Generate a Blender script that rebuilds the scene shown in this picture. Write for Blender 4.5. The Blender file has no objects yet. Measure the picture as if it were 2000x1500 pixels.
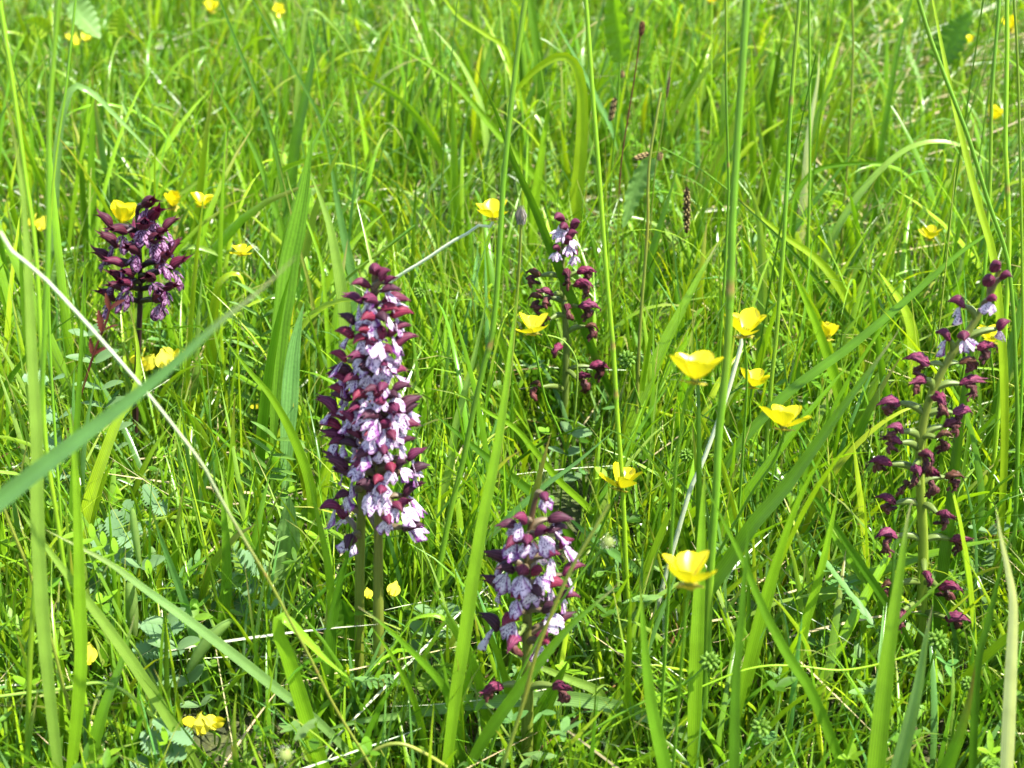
import bpy, math, random
import numpy as np
from mathutils import Vector, Matrix

random.seed(7)
rng = np.random.default_rng(11)
scene = bpy.context.scene
COL = scene.collection

# ------------------------------------------------------------------ camera, sky, sun, exposure
CAM_H, PITCH, FPX = 0.62, math.radians(28.0), 2000 * 50 / 36.0
cam_data = bpy.data.cameras.new('camera')
cam_data.lens, cam_data.sensor_width = 50, 36
cam_data.clip_start, cam_data.clip_end = 0.01, 400
cam_data.dof.use_dof = True
cam_data.dof.focus_distance = 0.98
cam_data.dof.aperture_fstop = 10.0
cam = bpy.data.objects.new('camera', cam_data)
cam.location = (0, 0, CAM_H)
cam.rotation_euler = (math.pi / 2 - PITCH, 0, 0)
COL.objects.link(cam)
scene.camera = cam

SUN = Vector((0.46, -0.16, 0.87)).normalized()
world = bpy.data.worlds.new('World')
scene.world = world
world.use_nodes = True
wn = world.node_tree
bg = wn.nodes['Background']
sky = wn.nodes.new('ShaderNodeTexSky')
sky.sky_type = 'NISHITA'
sky.sun_disc = False
sky.sun_elevation = math.asin(SUN.z)
sky.sun_rotation = math.atan2(SUN.x, SUN.y)
wn.links.new(sky.outputs['Color'], bg.inputs['Color'])
bg.inputs['Strength'].default_value = 0.13
sun_data = bpy.data.lights.new('sun', 'SUN')
sun_data.energy = 5.0
sun_data.angle = math.radians(0.6)
sun_data.color = (1.0, 0.965, 0.90)
sun = bpy.data.objects.new('sun', sun_data)
sun.rotation_euler = SUN.to_track_quat('Z', 'Y').to_euler()
sun.location = (2, -1, 4)
COL.objects.link(sun)
vs = scene.view_settings
vs.view_transform, vs.look, vs.gamma = 'Standard', 'None', 1.0
vs.use_curve_mapping = False
vs.exposure = 1.55
scene.render.engine = 'CYCLES'
cy = scene.cycles
cy.max_bounces, cy.diffuse_bounces, cy.glossy_bounces = 6, 4, 1
cy.transmission_bounces, cy.transparent_max_bounces = 4, 4
cy.use_denoising = True
cy.use_adaptive_sampling, cy.adaptive_threshold = True, 0.03

# ------------------------------------------------------------------ photograph pixel <-> place
FW = Vector((0, math.cos(PITCH), -math.sin(PITCH)))
UP = Vector((0, math.sin(PITCH), math.cos(PITCH)))
RT = Vector((1, 0, 0))
CAMP = Vector((0, 0, CAM_H))

def ray(px, py):
    return FW + RT * ((px - 1000) / FPX) + UP * ((750 - py) / FPX)

def at(px, py, Y):
    d = ray(px, py)
    return CAMP + d * (Y / d.y)

def at_depth(px, py, dep):
    return CAMP + ray(px, py) * dep

def gy(row):
    d = ray(1000, row)
    return d.y * CAM_H / -d.z

def depth_of(p):
    return (Vector(p) - CAMP).dot(FW)

def mpp(p):
    return depth_of(p) / FPX

# ------------------------------------------------------------------ object helpers
def tag(o, label=None, cat=None, group=None, kind=None):
    if label: o['label'] = label
    if cat: o['category'] = cat
    if group: o['group'] = group
    if kind: o['kind'] = kind
    return o

def link(name, data, parent=None, matrix=None):
    o = bpy.data.objects.new(name, data)
    COL.objects.link(o)
    if parent is not None:
        o.parent = parent
    if matrix is not None:
        o.matrix_basis = matrix
    return o

def empty(name, loc, label, cat, group=None):
    o = link(name, None)
    o.location = loc
    o.empty_display_size = 0.02
    return tag(o, label, cat, group)

class MB:
    """collects vertices, faces, uv and colour per vertex; build() makes one mesh"""
    def __init__(self):
        self.v, self.f, self.uv, self.c, self.n = [], [], [], [], 0

    def grid(self, V, UV, C):
        """V (R,K,3) sheet of points"""
        R, K = V.shape[:2]
        idx = np.arange(R * K).reshape(R, K) + self.n
        q = np.stack([idx[:-1, :-1], idx[:-1, 1:], idx[1:, 1:], idx[1:, :-1]], -1).reshape(-1, 4)
        self.v.append(V.reshape(-1, 3)); self.f.append(q)
        self.uv.append(UV.reshape(-1, 2))
        C = np.broadcast_to(np.asarray(C, float), (R, K, 3))
        self.c.append(C.reshape(-1, 3))
        self.n += R * K

    def sheets(self, V, UV, C):
        """V (N,R,K,3) many sheets at once; C (N,3) or (N,R,K,3)"""
        N, R, K = V.shape[:3]
        base = np.arange(R * K).reshape(R, K)
        q = np.stack([base[:-1, :-1], base[:-1, 1:], base[1:, 1:], base[1:, :-1]], -1).reshape(-1, 4)
        q = (q[None] + (np.arange(N) * R * K)[:, None, None]).reshape(-1, 4) + self.n
        self.v.append(V.reshape(-1, 3)); self.f.append(q)
        self.uv.append(np.broadcast_to(UV, (N, R, K, 2)).reshape(-1, 2))
        if C.ndim == 2:
            C = C[:, None, None, :]
        self.c.append(np.broadcast_to(C, (N, R, K, 3)).reshape(-1, 3))
        self.n += N * R * K

    def tube(self, pts, rad, C, sides=8, cols=None):
        P = np.asarray(pts, float)
        n = len(P)
        r = np.broadcast_to(np.asarray(rad, float), (n,))
        T = np.gradient(P, axis=0)
        T /= np.linalg.norm(T, axis=1)[:, None] + 1e-12
        ref = np.array([0.9, 0.43, 0.1]) if abs(T[:, 0]).mean() < 0.8 else np.array([0.1, 0.3, 0.95])
        A = np.cross(T, ref); A /= np.linalg.norm(A, axis=1)[:, None] + 1e-12
        B = np.cross(T, A)
        a = np.linspace(0, 2 * math.pi, sides + 1)
        V = P[:, None] + r[:, None, None] * (A[:, None] * np.cos(a)[None, :, None] + B[:, None] * np.sin(a)[None, :, None])
        t = np.linspace(0, 1, n)
        UV = np.stack(np.broadcast_arrays((a / (2 * math.pi))[None], t[:, None]), -1)
        Cc = C if cols is None else np.asarray(cols)[:, None, :]
        self.grid(V, UV, Cc)

    def mesh(self, name, mat):
        v = np.concatenate(self.v).astype(np.float32)
        f = np.concatenate(self.f).astype(np.int32)
        uv = np.concatenate(self.uv).astype(np.float32)
        c = np.concatenate(self.c).astype(np.float32)
        me = bpy.data.meshes.new(name)
        me.vertices.add(len(v)); me.vertices.foreach_set('co', v.ravel())
        me.loops.add(f.size); me.loops.foreach_set('vertex_index', f.ravel())
        me.polygons.add(len(f))
        me.polygons.foreach_set('loop_start', np.arange(0, f.size, 4, dtype=np.int32))
        me.polygons.foreach_set('loop_total', np.full(len(f), 4, np.int32))
        me.polygons.foreach_set('use_smooth', np.ones(len(f), bool))
        me.update(calc_edges=True)
        l = me.uv_layers.new(name='UVMap')
        l.data.foreach_set('uv', uv[f.ravel()].ravel())
        ca = me.color_attributes.new('Col', 'FLOAT_COLOR', 'POINT')
        ca.data.foreach_set('color', np.concatenate([c, np.ones((len(c), 1), np.float32)], 1).ravel())
        me.materials.append(mat)
        return me

def catmull(P, n):
    P = np.asarray(P, float)
    if len(P) == 2:
        return P[0] + (P[1] - P[0]) * np.linspace(0, 1, n)[:, None]
    d = np.r_[0, np.cumsum(np.linalg.norm(np.diff(P, axis=0), axis=1))]
    Q = np.vstack([2 * P[0] - P[1], P, 2 * P[-1] - P[-2]])
    s = np.linspace(0, d[-1], n)
    k = np.clip(np.searchsorted(d, s, side='right') - 1, 0, len(P) - 2)
    u = ((s - d[k]) / (d[k + 1] - d[k] + 1e-12))[:, None]
    p0, p1, p2, p3 = Q[k], Q[k + 1], Q[k + 2], Q[k + 3]
    return 0.5 * ((2 * p1) + (-p0 + p2) * u + (2 * p0 - 5 * p1 + 4 * p2 - p3) * u ** 2 + (-p0 + 3 * p1 - 3 * p2 + p3) * u ** 3)

# ------------------------------------------------------------------ materials
def new_mat(name):
    m = bpy.data.materials.new(name)
    m.use_nodes = True
    nt = m.node_tree
    nt.nodes.clear()
    return m, nt, nt.nodes, nt.links

def leaf_material(name, trans=0.38, rough=0.42, spec=0.45, stripes=14.0, vein=0.10, warm=(1.22, 1.12, 0.4), noise_scale=60.0, bump=0.15, mottling=0.22):
    m, nt, N, L = new_mat(name)
    out = N.new('ShaderNodeOutputMaterial')
    att = N.new('ShaderNodeAttribute'); att.attribute_name = 'Col'
    uv = N.new('ShaderNodeUVMap')
    sep = N.new('ShaderNodeSeparateXYZ'); L.new(uv.outputs[0], sep.inputs[0])
    mul = N.new('ShaderNodeMath'); mul.operation = 'MULTIPLY'; mul.inputs[1].default_value = stripes * 6.2832
    L.new(sep.outputs[0], mul.inputs[0])
    sn = N.new('ShaderNodeMath'); sn.operation = 'SINE'; L.new(mul.outputs[0], sn.inputs[0])
    noi = N.new('ShaderNodeTexNoise'); noi.inputs['Scale'].default_value = noise_scale; noi.inputs['Detail'].default_value = 2
    geo = N.new('ShaderNodeTexCoord'); L.new(geo.outputs['Object'], noi.inputs['Vector'])
    # value = 1 + vein*sin + mottling*(noise-.5)*2
    a1 = N.new('ShaderNodeMath'); a1.operation = 'MULTIPLY_ADD'
    L.new(sn.outputs[0], a1.inputs[0]); a1.inputs[1].default_value = vein; a1.inputs[2].default_value = 1.0 - mottling
    a2 = N.new('ShaderNodeMath'); a2.operation = 'MULTIPLY_ADD'
    L.new(noi.outputs['Fac'], a2.inputs[0]); a2.inputs[1].default_value = 2 * mottling; L.new(a1.outputs[0], a2.inputs[2])
    vm = N.new('ShaderNodeVectorMath'); vm.operation = 'SCALE'
    L.new(att.outputs['Color'], vm.inputs[0]); L.new(a2.outputs[0], vm.inputs['Scale'])
    pb = N.new('ShaderNodeBsdfPrincipled')
    L.new(vm.outputs[0], pb.inputs['Base Color'])
    pb.inputs['Roughness'].default_value = rough
    pb.inputs['Specular IOR Level'].default_value = spec
    if bump:
        bp = N.new('ShaderNodeBump'); bp.inputs['Strength'].default_value = bump; bp.inputs['Distance'].default_value = 0.0004
        L.new(a2.outputs[0], bp.inputs['Height']); L.new(bp.outputs[0], pb.inputs['Normal'])
    tr = N.new('ShaderNodeBsdfTranslucent')
    vm2 = N.new('ShaderNodeVectorMath'); vm2.operation = 'MULTIPLY'; vm2.inputs[1].default_value = warm
    L.new(vm.outputs[0], vm2.inputs[0]); L.new(vm2.outputs[0], tr.inputs['Color'])
    mix = N.new('ShaderNodeMixShader'); mix.inputs[0].default_value = trans
    L.new(pb.outputs[0], mix.inputs[1]); L.new(tr.outputs[0], mix.inputs[2])
    L.new(mix.outputs[0], out.inputs['Surface'])
    return m

M_GRASS = leaf_material('grass_blade', trans=0.42, rough=0.28, spec=0.55, stripes=7, vein=0.17, bump=0.35, mottling=0.28)
M_MASS = leaf_material('meadow_blade', trans=0.46, rough=0.28, spec=0.5, stripes=4, vein=0.08, bump=0)
M_STEM = leaf_material('grass_stem', trans=0.05, rough=0.45, spec=0.4, stripes=9, vein=0.06, noise_scale=90)
M_HERB = leaf_material('herb_leaf', trans=0.42, rough=0.5, spec=0.35, stripes=1, vein=0.05, noise_scale=240, warm=(1.1, 1.15, 0.5))
M_HAIRY = leaf_material('hairy_leaf', trans=0.3, rough=0.65, spec=0.3, stripes=5, vein=0.12, noise_scale=500, bump=0.7)
M_STRAW = leaf_material('dry_straw', trans=0.12, rough=0.6, spec=0.25, stripes=4, vein=0.1, warm=(1, 0.9, 0.7), noise_scale=70)
M_HOOD = leaf_material('orchid_hood', trans=0.2, rough=0.6, spec=0.28, stripes=4.5, vein=0.34, warm=(1.3, 0.7, 1.0), noise_scale=300, mottling=0.3)
M_WILT = leaf_material('wilted_flower', trans=0.08, rough=0.6, spec=0.3, stripes=4, vein=0.25, warm=(1.4, 0.7, 0.6), noise_scale=700, bump=0.8, mottling=0.4)
M_YELLOW = leaf_material('buttercup_petal', trans=0.30, rough=0.30, spec=0.5, stripes=9, vein=0.05, warm=(1.0, 1.0, 0.7), noise_scale=120, bump=0.05, mottling=0.05)

def lip_material(name, spot=0.30, white=(0.80, 0.74, 0.80), edge=(0.33, 0.13, 0.42), spotc=(0.10, 0.01, 0.13), edge_amt=0.8):
    m, nt, N, L = new_mat(name)
    out = N.new('ShaderNodeOutputMaterial')
    uv = N.new('ShaderNodeUVMap')
    info = N.new('ShaderNodeObjectInfo')
    mp = N.new('ShaderNodeMapping'); mp.inputs['Scale'].default_value = (9.0, 9.5, 1)
    L.new(uv.outputs[0], mp.inputs['Vector'])
    addv = N.new('ShaderNodeVectorMath'); addv.operation = 'ADD'
    scl = N.new('ShaderNodeVectorMath'); scl.operation = 'SCALE'; scl.inputs[0].default_value = (37, 23, 0)
    L.new(info.outputs['Random'], scl.inputs['Scale'])
    L.new(mp.outputs[0], addv.inputs[0]); L.new(scl.outputs[0], addv.inputs[1])
    vo = N.new('ShaderNodeTexVoronoi'); vo.inputs['Scale'].default_value = 1.0
    L.new(addv.outputs[0], vo.inputs['Vector'])
    ramp = N.new('ShaderNodeMapRange'); ramp.inputs[1].default_value = spot; ramp.inputs[2].default_value = spot + 0.10
    ramp.inputs[3].default_value = 1; ramp.inputs[4].default_value = 0
    L.new(vo.outputs['Distance'], ramp.inputs[0])
    sep = N.new('ShaderNodeSeparateXYZ'); L.new(uv.outputs[0], sep.inputs[0])
    # edge factor: |u-.5|*2 ^3 and v
    s1 = N.new('ShaderNodeMath'); s1.operation = 'SUBTRACT'; L.new(sep.outputs[0], s1.inputs[0]); s1.inputs[1].default_value = 0.5
    s2 = N.new('ShaderNodeMath'); s2.operation = 'ABSOLUTE'; L.new(s1.outputs[0], s2.inputs[0])
    s3 = N.new('ShaderNodeMapRange'); s3.inputs[1].default_value = 0.25; s3.inputs[2].default_value = 0.52; s3.inputs[3].default_value = 0; s3.inputs[4].default_value = edge_amt
    L.new(s2.outputs[0], s3.inputs[0])
    s4 = N.new('ShaderNodeMapRange'); s4.inputs[1].default_value = 0.72; s4.inputs[2].default_value = 1.05; s4.inputs[3].default_value = 0; s4.inputs[4].default_value = edge_amt * 0.7
    L.new(sep.outputs[1], s4.inputs[0])
    mx = N.new('ShaderNodeMath'); mx.operation = 'MAXIMUM'; L.new(s3.outputs[0], mx.inputs[0]); L.new(s4.outputs[0], mx.inputs[1])
    rb = N.new('ShaderNodeMapRange'); rb.inputs[3].default_value = 0.45; rb.inputs[4].default_value = 2.4
    L.new(info.outputs['Random'], rb.inputs[0])
    mm = N.new('ShaderNodeMath'); mm.operation = 'MULTIPLY'; mm.use_clamp = True; L.new(mx.outputs[0], mm.inputs[0]); L.new(rb.outputs[0], mm.inputs[1])
    m1 = N.new('ShaderNodeMixRGB'); m1.inputs[1].default_value = (*white, 1); m1.inputs[2].default_value = (*edge, 1)
    L.new(mm.outputs[0], m1.inputs[0])
    m2 = N.new('ShaderNodeMixRGB'); m2.inputs[2].default_value = (*spotc, 1)
    L.new(ramp.outputs[0], m2.inputs[0]); L.new(m1.outputs[0], m2.inputs[1])
    pb = N.new('ShaderNodeBsdfPrincipled'); pb.inputs['Roughness'].default_value = 0.55; pb.inputs['Specular IOR Level'].default_value = 0.3
    L.new(m2.outputs[0], pb.inputs['Base Color'])
    tr = N.new('ShaderNodeBsdfTranslucent'); L.new(m2.outputs[0], tr.inputs['Color'])
    mix = N.new('ShaderNodeMixShader'); mix.inputs[0].default_value = 0.3
    L.new(pb.outputs[0], mix.inputs[1]); L.new(tr.outputs[0], mix.inputs[2]); L.new(mix.outputs[0], out.inputs['Surface'])
    return m

M_LIP = lip_material('orchid_lip', spot=0.34, white=(0.74, 0.60, 0.70), edge=(0.24, 0.06, 0.24), edge_amt=0.85)
M_LIP_DARK = lip_material('dark_orchid_lip', spot=0.50, white=(0.36, 0.19, 0.32), edge=(0.12, 0.02, 0.09), spotc=(0.06, 0.006, 0.04), edge_amt=0.9)

def ground_material():
    m, nt, N, L = new_mat('meadow_soil')
    out = N.new('ShaderNodeOutputMaterial')
    tc = N.new('ShaderNodeTexCoord')
    n1 = N.new('ShaderNodeTexNoise'); n1.inputs['Scale'].default_value = 14; n1.inputs['Detail'].default_value = 6
    n2 = N.new('ShaderNodeTexNoise'); n2.inputs['Scale'].default_value = 160; n2.inputs['Detail'].default_value = 3
    L.new(tc.outputs['Object'], n1.inputs['Vector']); L.new(tc.outputs['Object'], n2.inputs['Vector'])
    r1 = N.new('ShaderNodeValToRGB')
    r1.color_ramp.elements[0].position = 0.35; r1.color_ramp.elements[0].color = (0.060, 0.048, 0.024, 1)
    r1.color_ramp.elements[1].position = 0.65; r1.color_ramp.elements[1].color = (0.070, 0.105, 0.020, 1)
    L.new(n1.outputs['Fac'], r1.inputs[0])
    r2 = N.new('ShaderNodeValToRGB')
    r2.color_ramp.elements[0].position = 0.4; r2.color_ramp.elements[0].color = (0.5, 0.5, 0.5, 1)
    r2.color_ramp.elements[1].position = 0.75; r2.color_ramp.elements[1].color = (1.6, 1.5, 1.2, 1)
    L.new(n2.outputs['Fac'], r2.inputs[0])
    mx = N.new('ShaderNodeMixRGB'); mx.blend_type = 'MULTIPLY'; mx.inputs[0].default_value = 1
    L.new(r1.outputs[0], mx.inputs[1]); L.new(r2.outputs[0], mx.inputs[2])
    pb = N.new('ShaderNodeBsdfPrincipled'); pb.inputs['Roughness'].default_value = 0.9
    L.new(mx.outputs[0], pb.inputs['Base Color'])
    bp = N.new('ShaderNodeBump'); bp.inputs['Strength'].default_value = 0.6; bp.inputs['Distance'].default_value = 0.006
    L.new(n2.outputs['Fac'], bp.inputs['Height']); L.new(bp.outputs[0], pb.inputs['Normal'])
    L.new(pb.outputs[0], out.inputs['Surface'])
    return m

# ------------------------------------------------------------------ the ground
def build_ground():
    xs = np.concatenate([-np.geomspace(80, 2.6, 14), np.linspace(-2.4, 2.4, 97), np.geomspace(2.6, 80, 14)])
    ys = np.concatenate([-np.geomspace(60, 0.6, 10), np.linspace(-0.5, 4.5, 101), np.geomspace(4.8, 120, 16)])
    X, Y = np.meshgrid(xs, ys)
    Z = 0.005 * np.sin(X * 23 + 1.3 * np.sin(Y * 17)) + 0.004 * np.sin(Y * 31 + X * 11) - 0.006
    mb = MB()
    V = np.stack([X, Y, Z], -1)
    mb.grid(V, np.stack([X, Y], -1), (0.05, 0.05, 0.02))
    o = link('ground', mb.mesh('ground', ground_material()))
    return tag(o, kind='structure')
build_ground()

# ------------------------------------------------------------------ leaf colours (albedo)
KIND = {
    'mid': (0.122, 0.268, 0.012), 'bright': (0.198, 0.372, 0.013), 'yellow': (0.305, 0.450, 0.014),
    'dark': (0.070, 0.175, 0.008), 'pale': (0.230, 0.370, 0.050), 'blue': (0.125, 0.275, 0.060),
    'grey': (0.175, 0.310, 0.075), 'white': (0.560, 0.620, 0.400), 'straw': (0.420, 0.350, 0.180),
    'brown': (0.150, 0.090, 0.030), 'red': (0.120, 0.022, 0.020), 'olive': (0.190, 0.230, 0.030),
}

# ------------------------------------------------------------------ traced single blades, stems and leaves
def to_ground(P, to=-0.012):
    """carry a path (tip first) on from its last point until it stands in the ground"""
    P = [Vector(p) for p in P]
    d = (P[-1] - P[-2]).normalized()
    p = P[-1].copy()
    for i in range(80):
        if p.z <= to:
            break
        d = d.lerp(Vector((0, 0, -1)), 0.14).normalized()
        p = p + d * min(0.025, max(0.008, p.z * 0.5))
        P.append(p.copy())
    return P

def path3d(px, g, dy, root=True):
    """photo path (tip first) in a leaning plane; g = photo row at which the root meets the ground"""
    px = [tuple(map(float, q.split(','))) for q in px.split()] if isinstance(px, str) else list(px)
    if px[0][1] <= 4:                       # goes on above the picture
        a, b = px[0], px[1]
        L = math.hypot(a[0] - b[0], a[1] - b[1])
        px = [(a[0] + (a[0] - b[0]) / L * 130, a[1] + (a[1] - b[1]) / L * 130)] + px
    Y0 = gy(g)
    d = np.r_[0, np.cumsum([math.hypot(px[i + 1][0] - px[i][0], px[i + 1][1] - px[i][1]) for i in range(len(px) - 1)])]
    d = 1 - d / d[-1]
    P = [at(q[0], q[1], Y0 + dy * s) for q, s in zip(px, d)]
    return to_ground(P) if root else P

def profile(kind, s):
    if kind == 'blade':
        k = np.clip((s - 0.35) / 0.65, 0, 1)
        return np.minimum(1, 0.62 + 0.9 * s) * np.maximum(1 - k ** 2.1, 0.02)
    if kind == 'lance':
        return np.maximum(0.02, np.where(s < 0.35, 0.16 + 0.3 * (s / 0.35) ** 2, 0.46 + 0.54 * np.sin(np.clip((s - 0.35) / 0.33, 0, 1) * math.pi / 2)) * (1 - np.clip((s - 0.66) / 0.34, 0, 1) ** 1.8))
    if kind == 'ovate':
        return np.maximum(0.02, np.where(s < 0.3, 0.1, np.sin(np.clip((s - 0.3) / 0.7, 0, 1) ** 0.8 * math.pi) ** 0.75 + 0.06))
    return np.ones_like(s)

def sheet_along(mb, P, width, col, prof='blade', roll=0.0, twist=0.0, fold=0.12, n=26, K=5, face=None, ruffle=0.0, tipcol=None, seed=0, k0=0.72):
    """a blade along P (tip first): K points across with a shallow keel"""
    C = catmull(P, n)[::-1]                  # root first
    s = np.r_[0, np.cumsum(np.linalg.norm(np.diff(C, axis=0), axis=1))]
    s /= s[-1]
    T = np.gradient(C, axis=0); T /= np.linalg.norm(T, axis=1)[:, None] + 1e-12
    view = C - np.array(CAMP) if face is None else np.broadcast_to(np.asarray(face, float), C.shape)
    view = view / (np.linalg.norm(view, axis=1)[:, None] + 1e-12)
    A = np.cross(T, view); A /= np.linalg.norm(A, axis=1)[:, None] + 1e-9
    Nn = np.cross(A, T)
    r = roll + twist * s
    W = A * np.cos(r)[:, None] + Nn * np.sin(r)[:, None]
    Nr = -A * np.sin(r)[:, None] + Nn * np.cos(r)[:, None]
    hw = 0.5 * width * profile(prof, s)
    u = np.linspace(-1, 1, K)
    keel = (1 - np.abs(u)) ** 1.3
    V = C[:, None] + W[:, None] * (hw[:, None] * u[None])[..., None] + Nr[:, None] * (hw[:, None] * (keel[None] * fold * 2))[..., None]
    if ruffle:
        ph = s[:, None] * 42 + seed
        V += Nr[:, None] * (hw[:, None] * ruffle * np.sin(ph + 2.2 * u[None]) * np.abs(u)[None] ** 2)[..., None]
    UV = np.stack(np.broadcast_arrays((u * 0.5 + 0.5)[None], s[:, None]), -1)
    col = np.asarray(col, float)
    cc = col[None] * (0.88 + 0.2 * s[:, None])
    if tipcol is not None:
        k = np.clip((s - k0) / (1 - k0), 0, 1)[:, None]
        cc = cc * (1 - k) + np.asarray(tipcol)[None] * k
    cc = np.broadcast_to(cc[:, None, :], V.shape).copy()
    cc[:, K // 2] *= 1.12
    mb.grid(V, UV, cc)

CLEAR = []                                     # things random grass must not grow in front of: (x0,y0,x1,y1,depth)

HERO = []                                      # traced blades and stems: (centre line, half width)

def C_line(P):
    return catmull(P, 60)

def origin_at_root(mb, root):
    r = np.array(root)
    mb.v = [v - r for v in mb.v]

def blade(label, kind, w, g, px, dy=0.0, roll=None, twist=None, prof='blade', fold=0.13, name='blade_of_grass', cat='grass blade', mat=None, ruffle=0.0, tip=None, group=None, K=5):
    P = path3d(px, g, dy)
    root = Vector((P[-1].x, P[-1].y, 0))
    q = [tuple(map(float, s.split(','))) for s in px.split()]
    dep = np.mean([depth_of(p) for p in P[:len(q)]])
    roll = random.uniform(-0.45, 0.45) if roll is None else roll
    twist = random.uniform(-0.5, 0.5) if twist is None else twist
    width = w * dep / FPX / max(0.75, math.cos(roll + twist * 0.5)) * (1.18 if prof == 'blade' else 1.0)
    c = np.array(KIND[kind]) * random.uniform(0.9, 1.12)
    k0 = 0.72
    if tip is None and prof == 'blade' and random.random() < 0.4:
        tip, k0 = random.choice(('straw', 'olive', 'brown')), 0.9
    mb = MB()
    sheet_along(mb, P, width, c, prof, roll, twist, fold, n=max(22, 4 * len(P) if len(P) < 12 else 44), K=K, ruffle=ruffle,
                tipcol=KIND[tip] if tip else None, seed=random.random() * 6, k0=k0)
    origin_at_root(mb, root)
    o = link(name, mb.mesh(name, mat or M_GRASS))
    o.location = root
    HERO.append((C_line(P), width * 0.5))
    return tag(o, label, cat, group, 'thing')

def stem(label, kind, w, g, px, dy=0.0, nodes=(), name='stem_of_grass', cat='grass stem', group=None, top=None):
    """a round culm with swollen joints (nodes = photo rows)"""
    P = path3d(px, g, dy)
    root = Vector((P[-1].x, P[-1].y, 0))
    q = [tuple(map(float, s.split(','))) for s in px.split()]
    dep = np.mean([depth_of(p) for p in P[:len(q)]])
    n = 46
    C = catmull(P, n)
    r0 = 0.5 * w * dep / FPX
    s = np.linspace(0, 1, n)
    c = np.array(KIND[kind]) * random.uniform(0.92, 1.1)
    cols = np.repeat(c[None], n, 0)
    wob = rng.normal(size=8)
    cols = cols * (1 + 0.13 * np.interp(s, np.linspace(0, 1, 8), wob))[:, None]
    cols = cols + np.array((0.05, 0.02, 0.0))[None] * np.clip(np.interp(s, np.linspace(0, 1, 8), wob[::-1]), 0, 1)[:, None]
    C = C + np.stack([np.interp(s, np.linspace(0, 1, 8), rng.normal(size=8)), 0 * s, 0 * s], -1) * r0 * 0.5
    if top:
        k = np.clip(1.6 - s / 0.3, 0, 1)[:, None]
        cols = cols * (1 - k) + np.array(KIND[top])[None] * k
    mb = MB()
    mb.tube(C, r0 * (0.78 + 0.3 * s), c, 9, cols)
    origin_at_root(mb, root)
    o = link(name, mb.mesh(name, M_STEM))
    o.location = root
    tag(o, label, cat, group, 'thing')
    HERO.append((C, r0))
    rows = np.array([(750 - (Vector(p) - CAMP).dot(UP) / (Vector(p) - CAMP).dot(FW) * FPX) for p in C])
    for nr in nodes:
        i = int(np.clip(np.argmin(abs(rows - nr)), 1, n - 2))
        t = (C[i + 1] - C[i - 1]); t /= np.linalg.norm(t)
        nb = MB()
        L = np.linspace(-1, 1, 11)
        rr = r0 * (0.96 + 0.22 * np.exp(-((L - 0.25) / 0.22) ** 2))
        cc = np.array([c * (1 - k) + np.array((0.22, 0.13, 0.035)) * k * 1.0 for k in 0.85 * np.exp(-((L + 0.1) / 0.4) ** 2)])
        nb.tube(C[i][None] + t[None] * (L * r0 * 4.5)[:, None], rr, c, 10, cc)
        origin_at_root(nb, root)
        link('joint', nb.mesh('joint', M_STEM), o)
    return o

# --- left side
stem('long jointed grass stem rising along the left edge to the top', 'mid', 12, 1640, '115,0 105,168 95,350 89,500 82,750 75,863 74,960 68,1133 59,1284 54,1493', 0.05, nodes=(863,))
blade('broad pale grass blade beside the jointed stem at the left edge', 'pale', 25, 1640, '0,165 14,200 40,340 52,480 58,600 66,760 72,863 72,960', 0.02, roll=0.2)
stem('yellowish grass stem bowed along the far upper left edge', 'bright', 10, 1500, '3,0 21,122 38,245 52,350 72,500 84,700 92,860 112,1000 128,1120', 0.05)
stem('thin upright grass stem just right of the left jointed stem', 'mid', 6, 1240, '147,0 130,157 105,332 97,500 100,700 112,900', 0.05)
blade('dark green upright grass blade above the dark purple orchid, left', 'mid', 15, 640, '183,128 180,240 178,330 184,470', 0.0)
blade('grey green grass blade arching right at the upper left', 'grey', 15, 700, '336,343 301,304 262,262 224,224 185,185 154,168 140,172 122,224 112,300 105,420', 0.02, roll=0.1, twist=0.2)
blade('grass blade reaching right above the dark purple orchid', 'pale', 15, 640, '437,322 402,343 350,378 300,396 275,430', 0.03, roll=-0.5)
blade('narrower grass blade reaching right behind the dark purple orchid', 'bright', 11, 620, '396,315 350,345 305,380 280,420', 0.03)
blade('long slender dark grass blade descending from the top left centre', 'dark', 9, 760, '430,0 465,91 507,196 540,300 556,400 572,520', 0.05)
blade('thin dark grass blade slanting down right of top left centre', 'dark', 6, 620, '493,0 546,87 595,171 628,240 650,330', 0.04)
blade('broad dark upright grass blade above the lance shaped leaf', 'dark', 20, 560, '626,28 612,110 595,196 577,280 566,380', 0.03)
blade('whitish glossy grass blade bending right near the top', 'pale', 9, 480, '712,170 700,130 672,78 647,45 620,20 600,18 590,90', 0.02, roll=0.3)
blade('glossy pale grass blade curving down left of the tallest orchid', 'pale', 23, 880, '600,330 612,353 640,428 653,487 667,567 675,633 680,720', 0.03, roll=0.25, twist=-0.3)
blade('dark upright grass blade just behind the tip of the tallest orchid', 'blue', 18, 820, '640,290 656,380 669,447 683,513 693,561 698,640', 0.02)
blade('slender grass blade slanting through the upper left meadow', 'mid', 11, 720, '392,98 437,196 490,280 518,350 546,437 560,520', 0.04)
blade('yellow brown grass blade crossing the lance shaped leaf', 'olive', 7, 850, '540,300 560,380 576,447 587,492 603,553 613,612 620,690', 0.04)
blade('thin grass blade bowed right of the lance shaped leaf', 'bright', 8, 880, '560,340 573,380 603,441 627,513 635,580 640,660', 0.03)
blade('long lance shaped hairy plantain leaf standing left of centre', 'mid', 40, 1010, '611,262 603,310 592,380 579,447 565,513 557,580 549,633 540,740', 0.03, prof='lance', name='plantain_leaf', cat='leaf', mat=M_HAIRY, ruffle=0.10, roll=0.15, twist=0.1, K=9)
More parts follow.
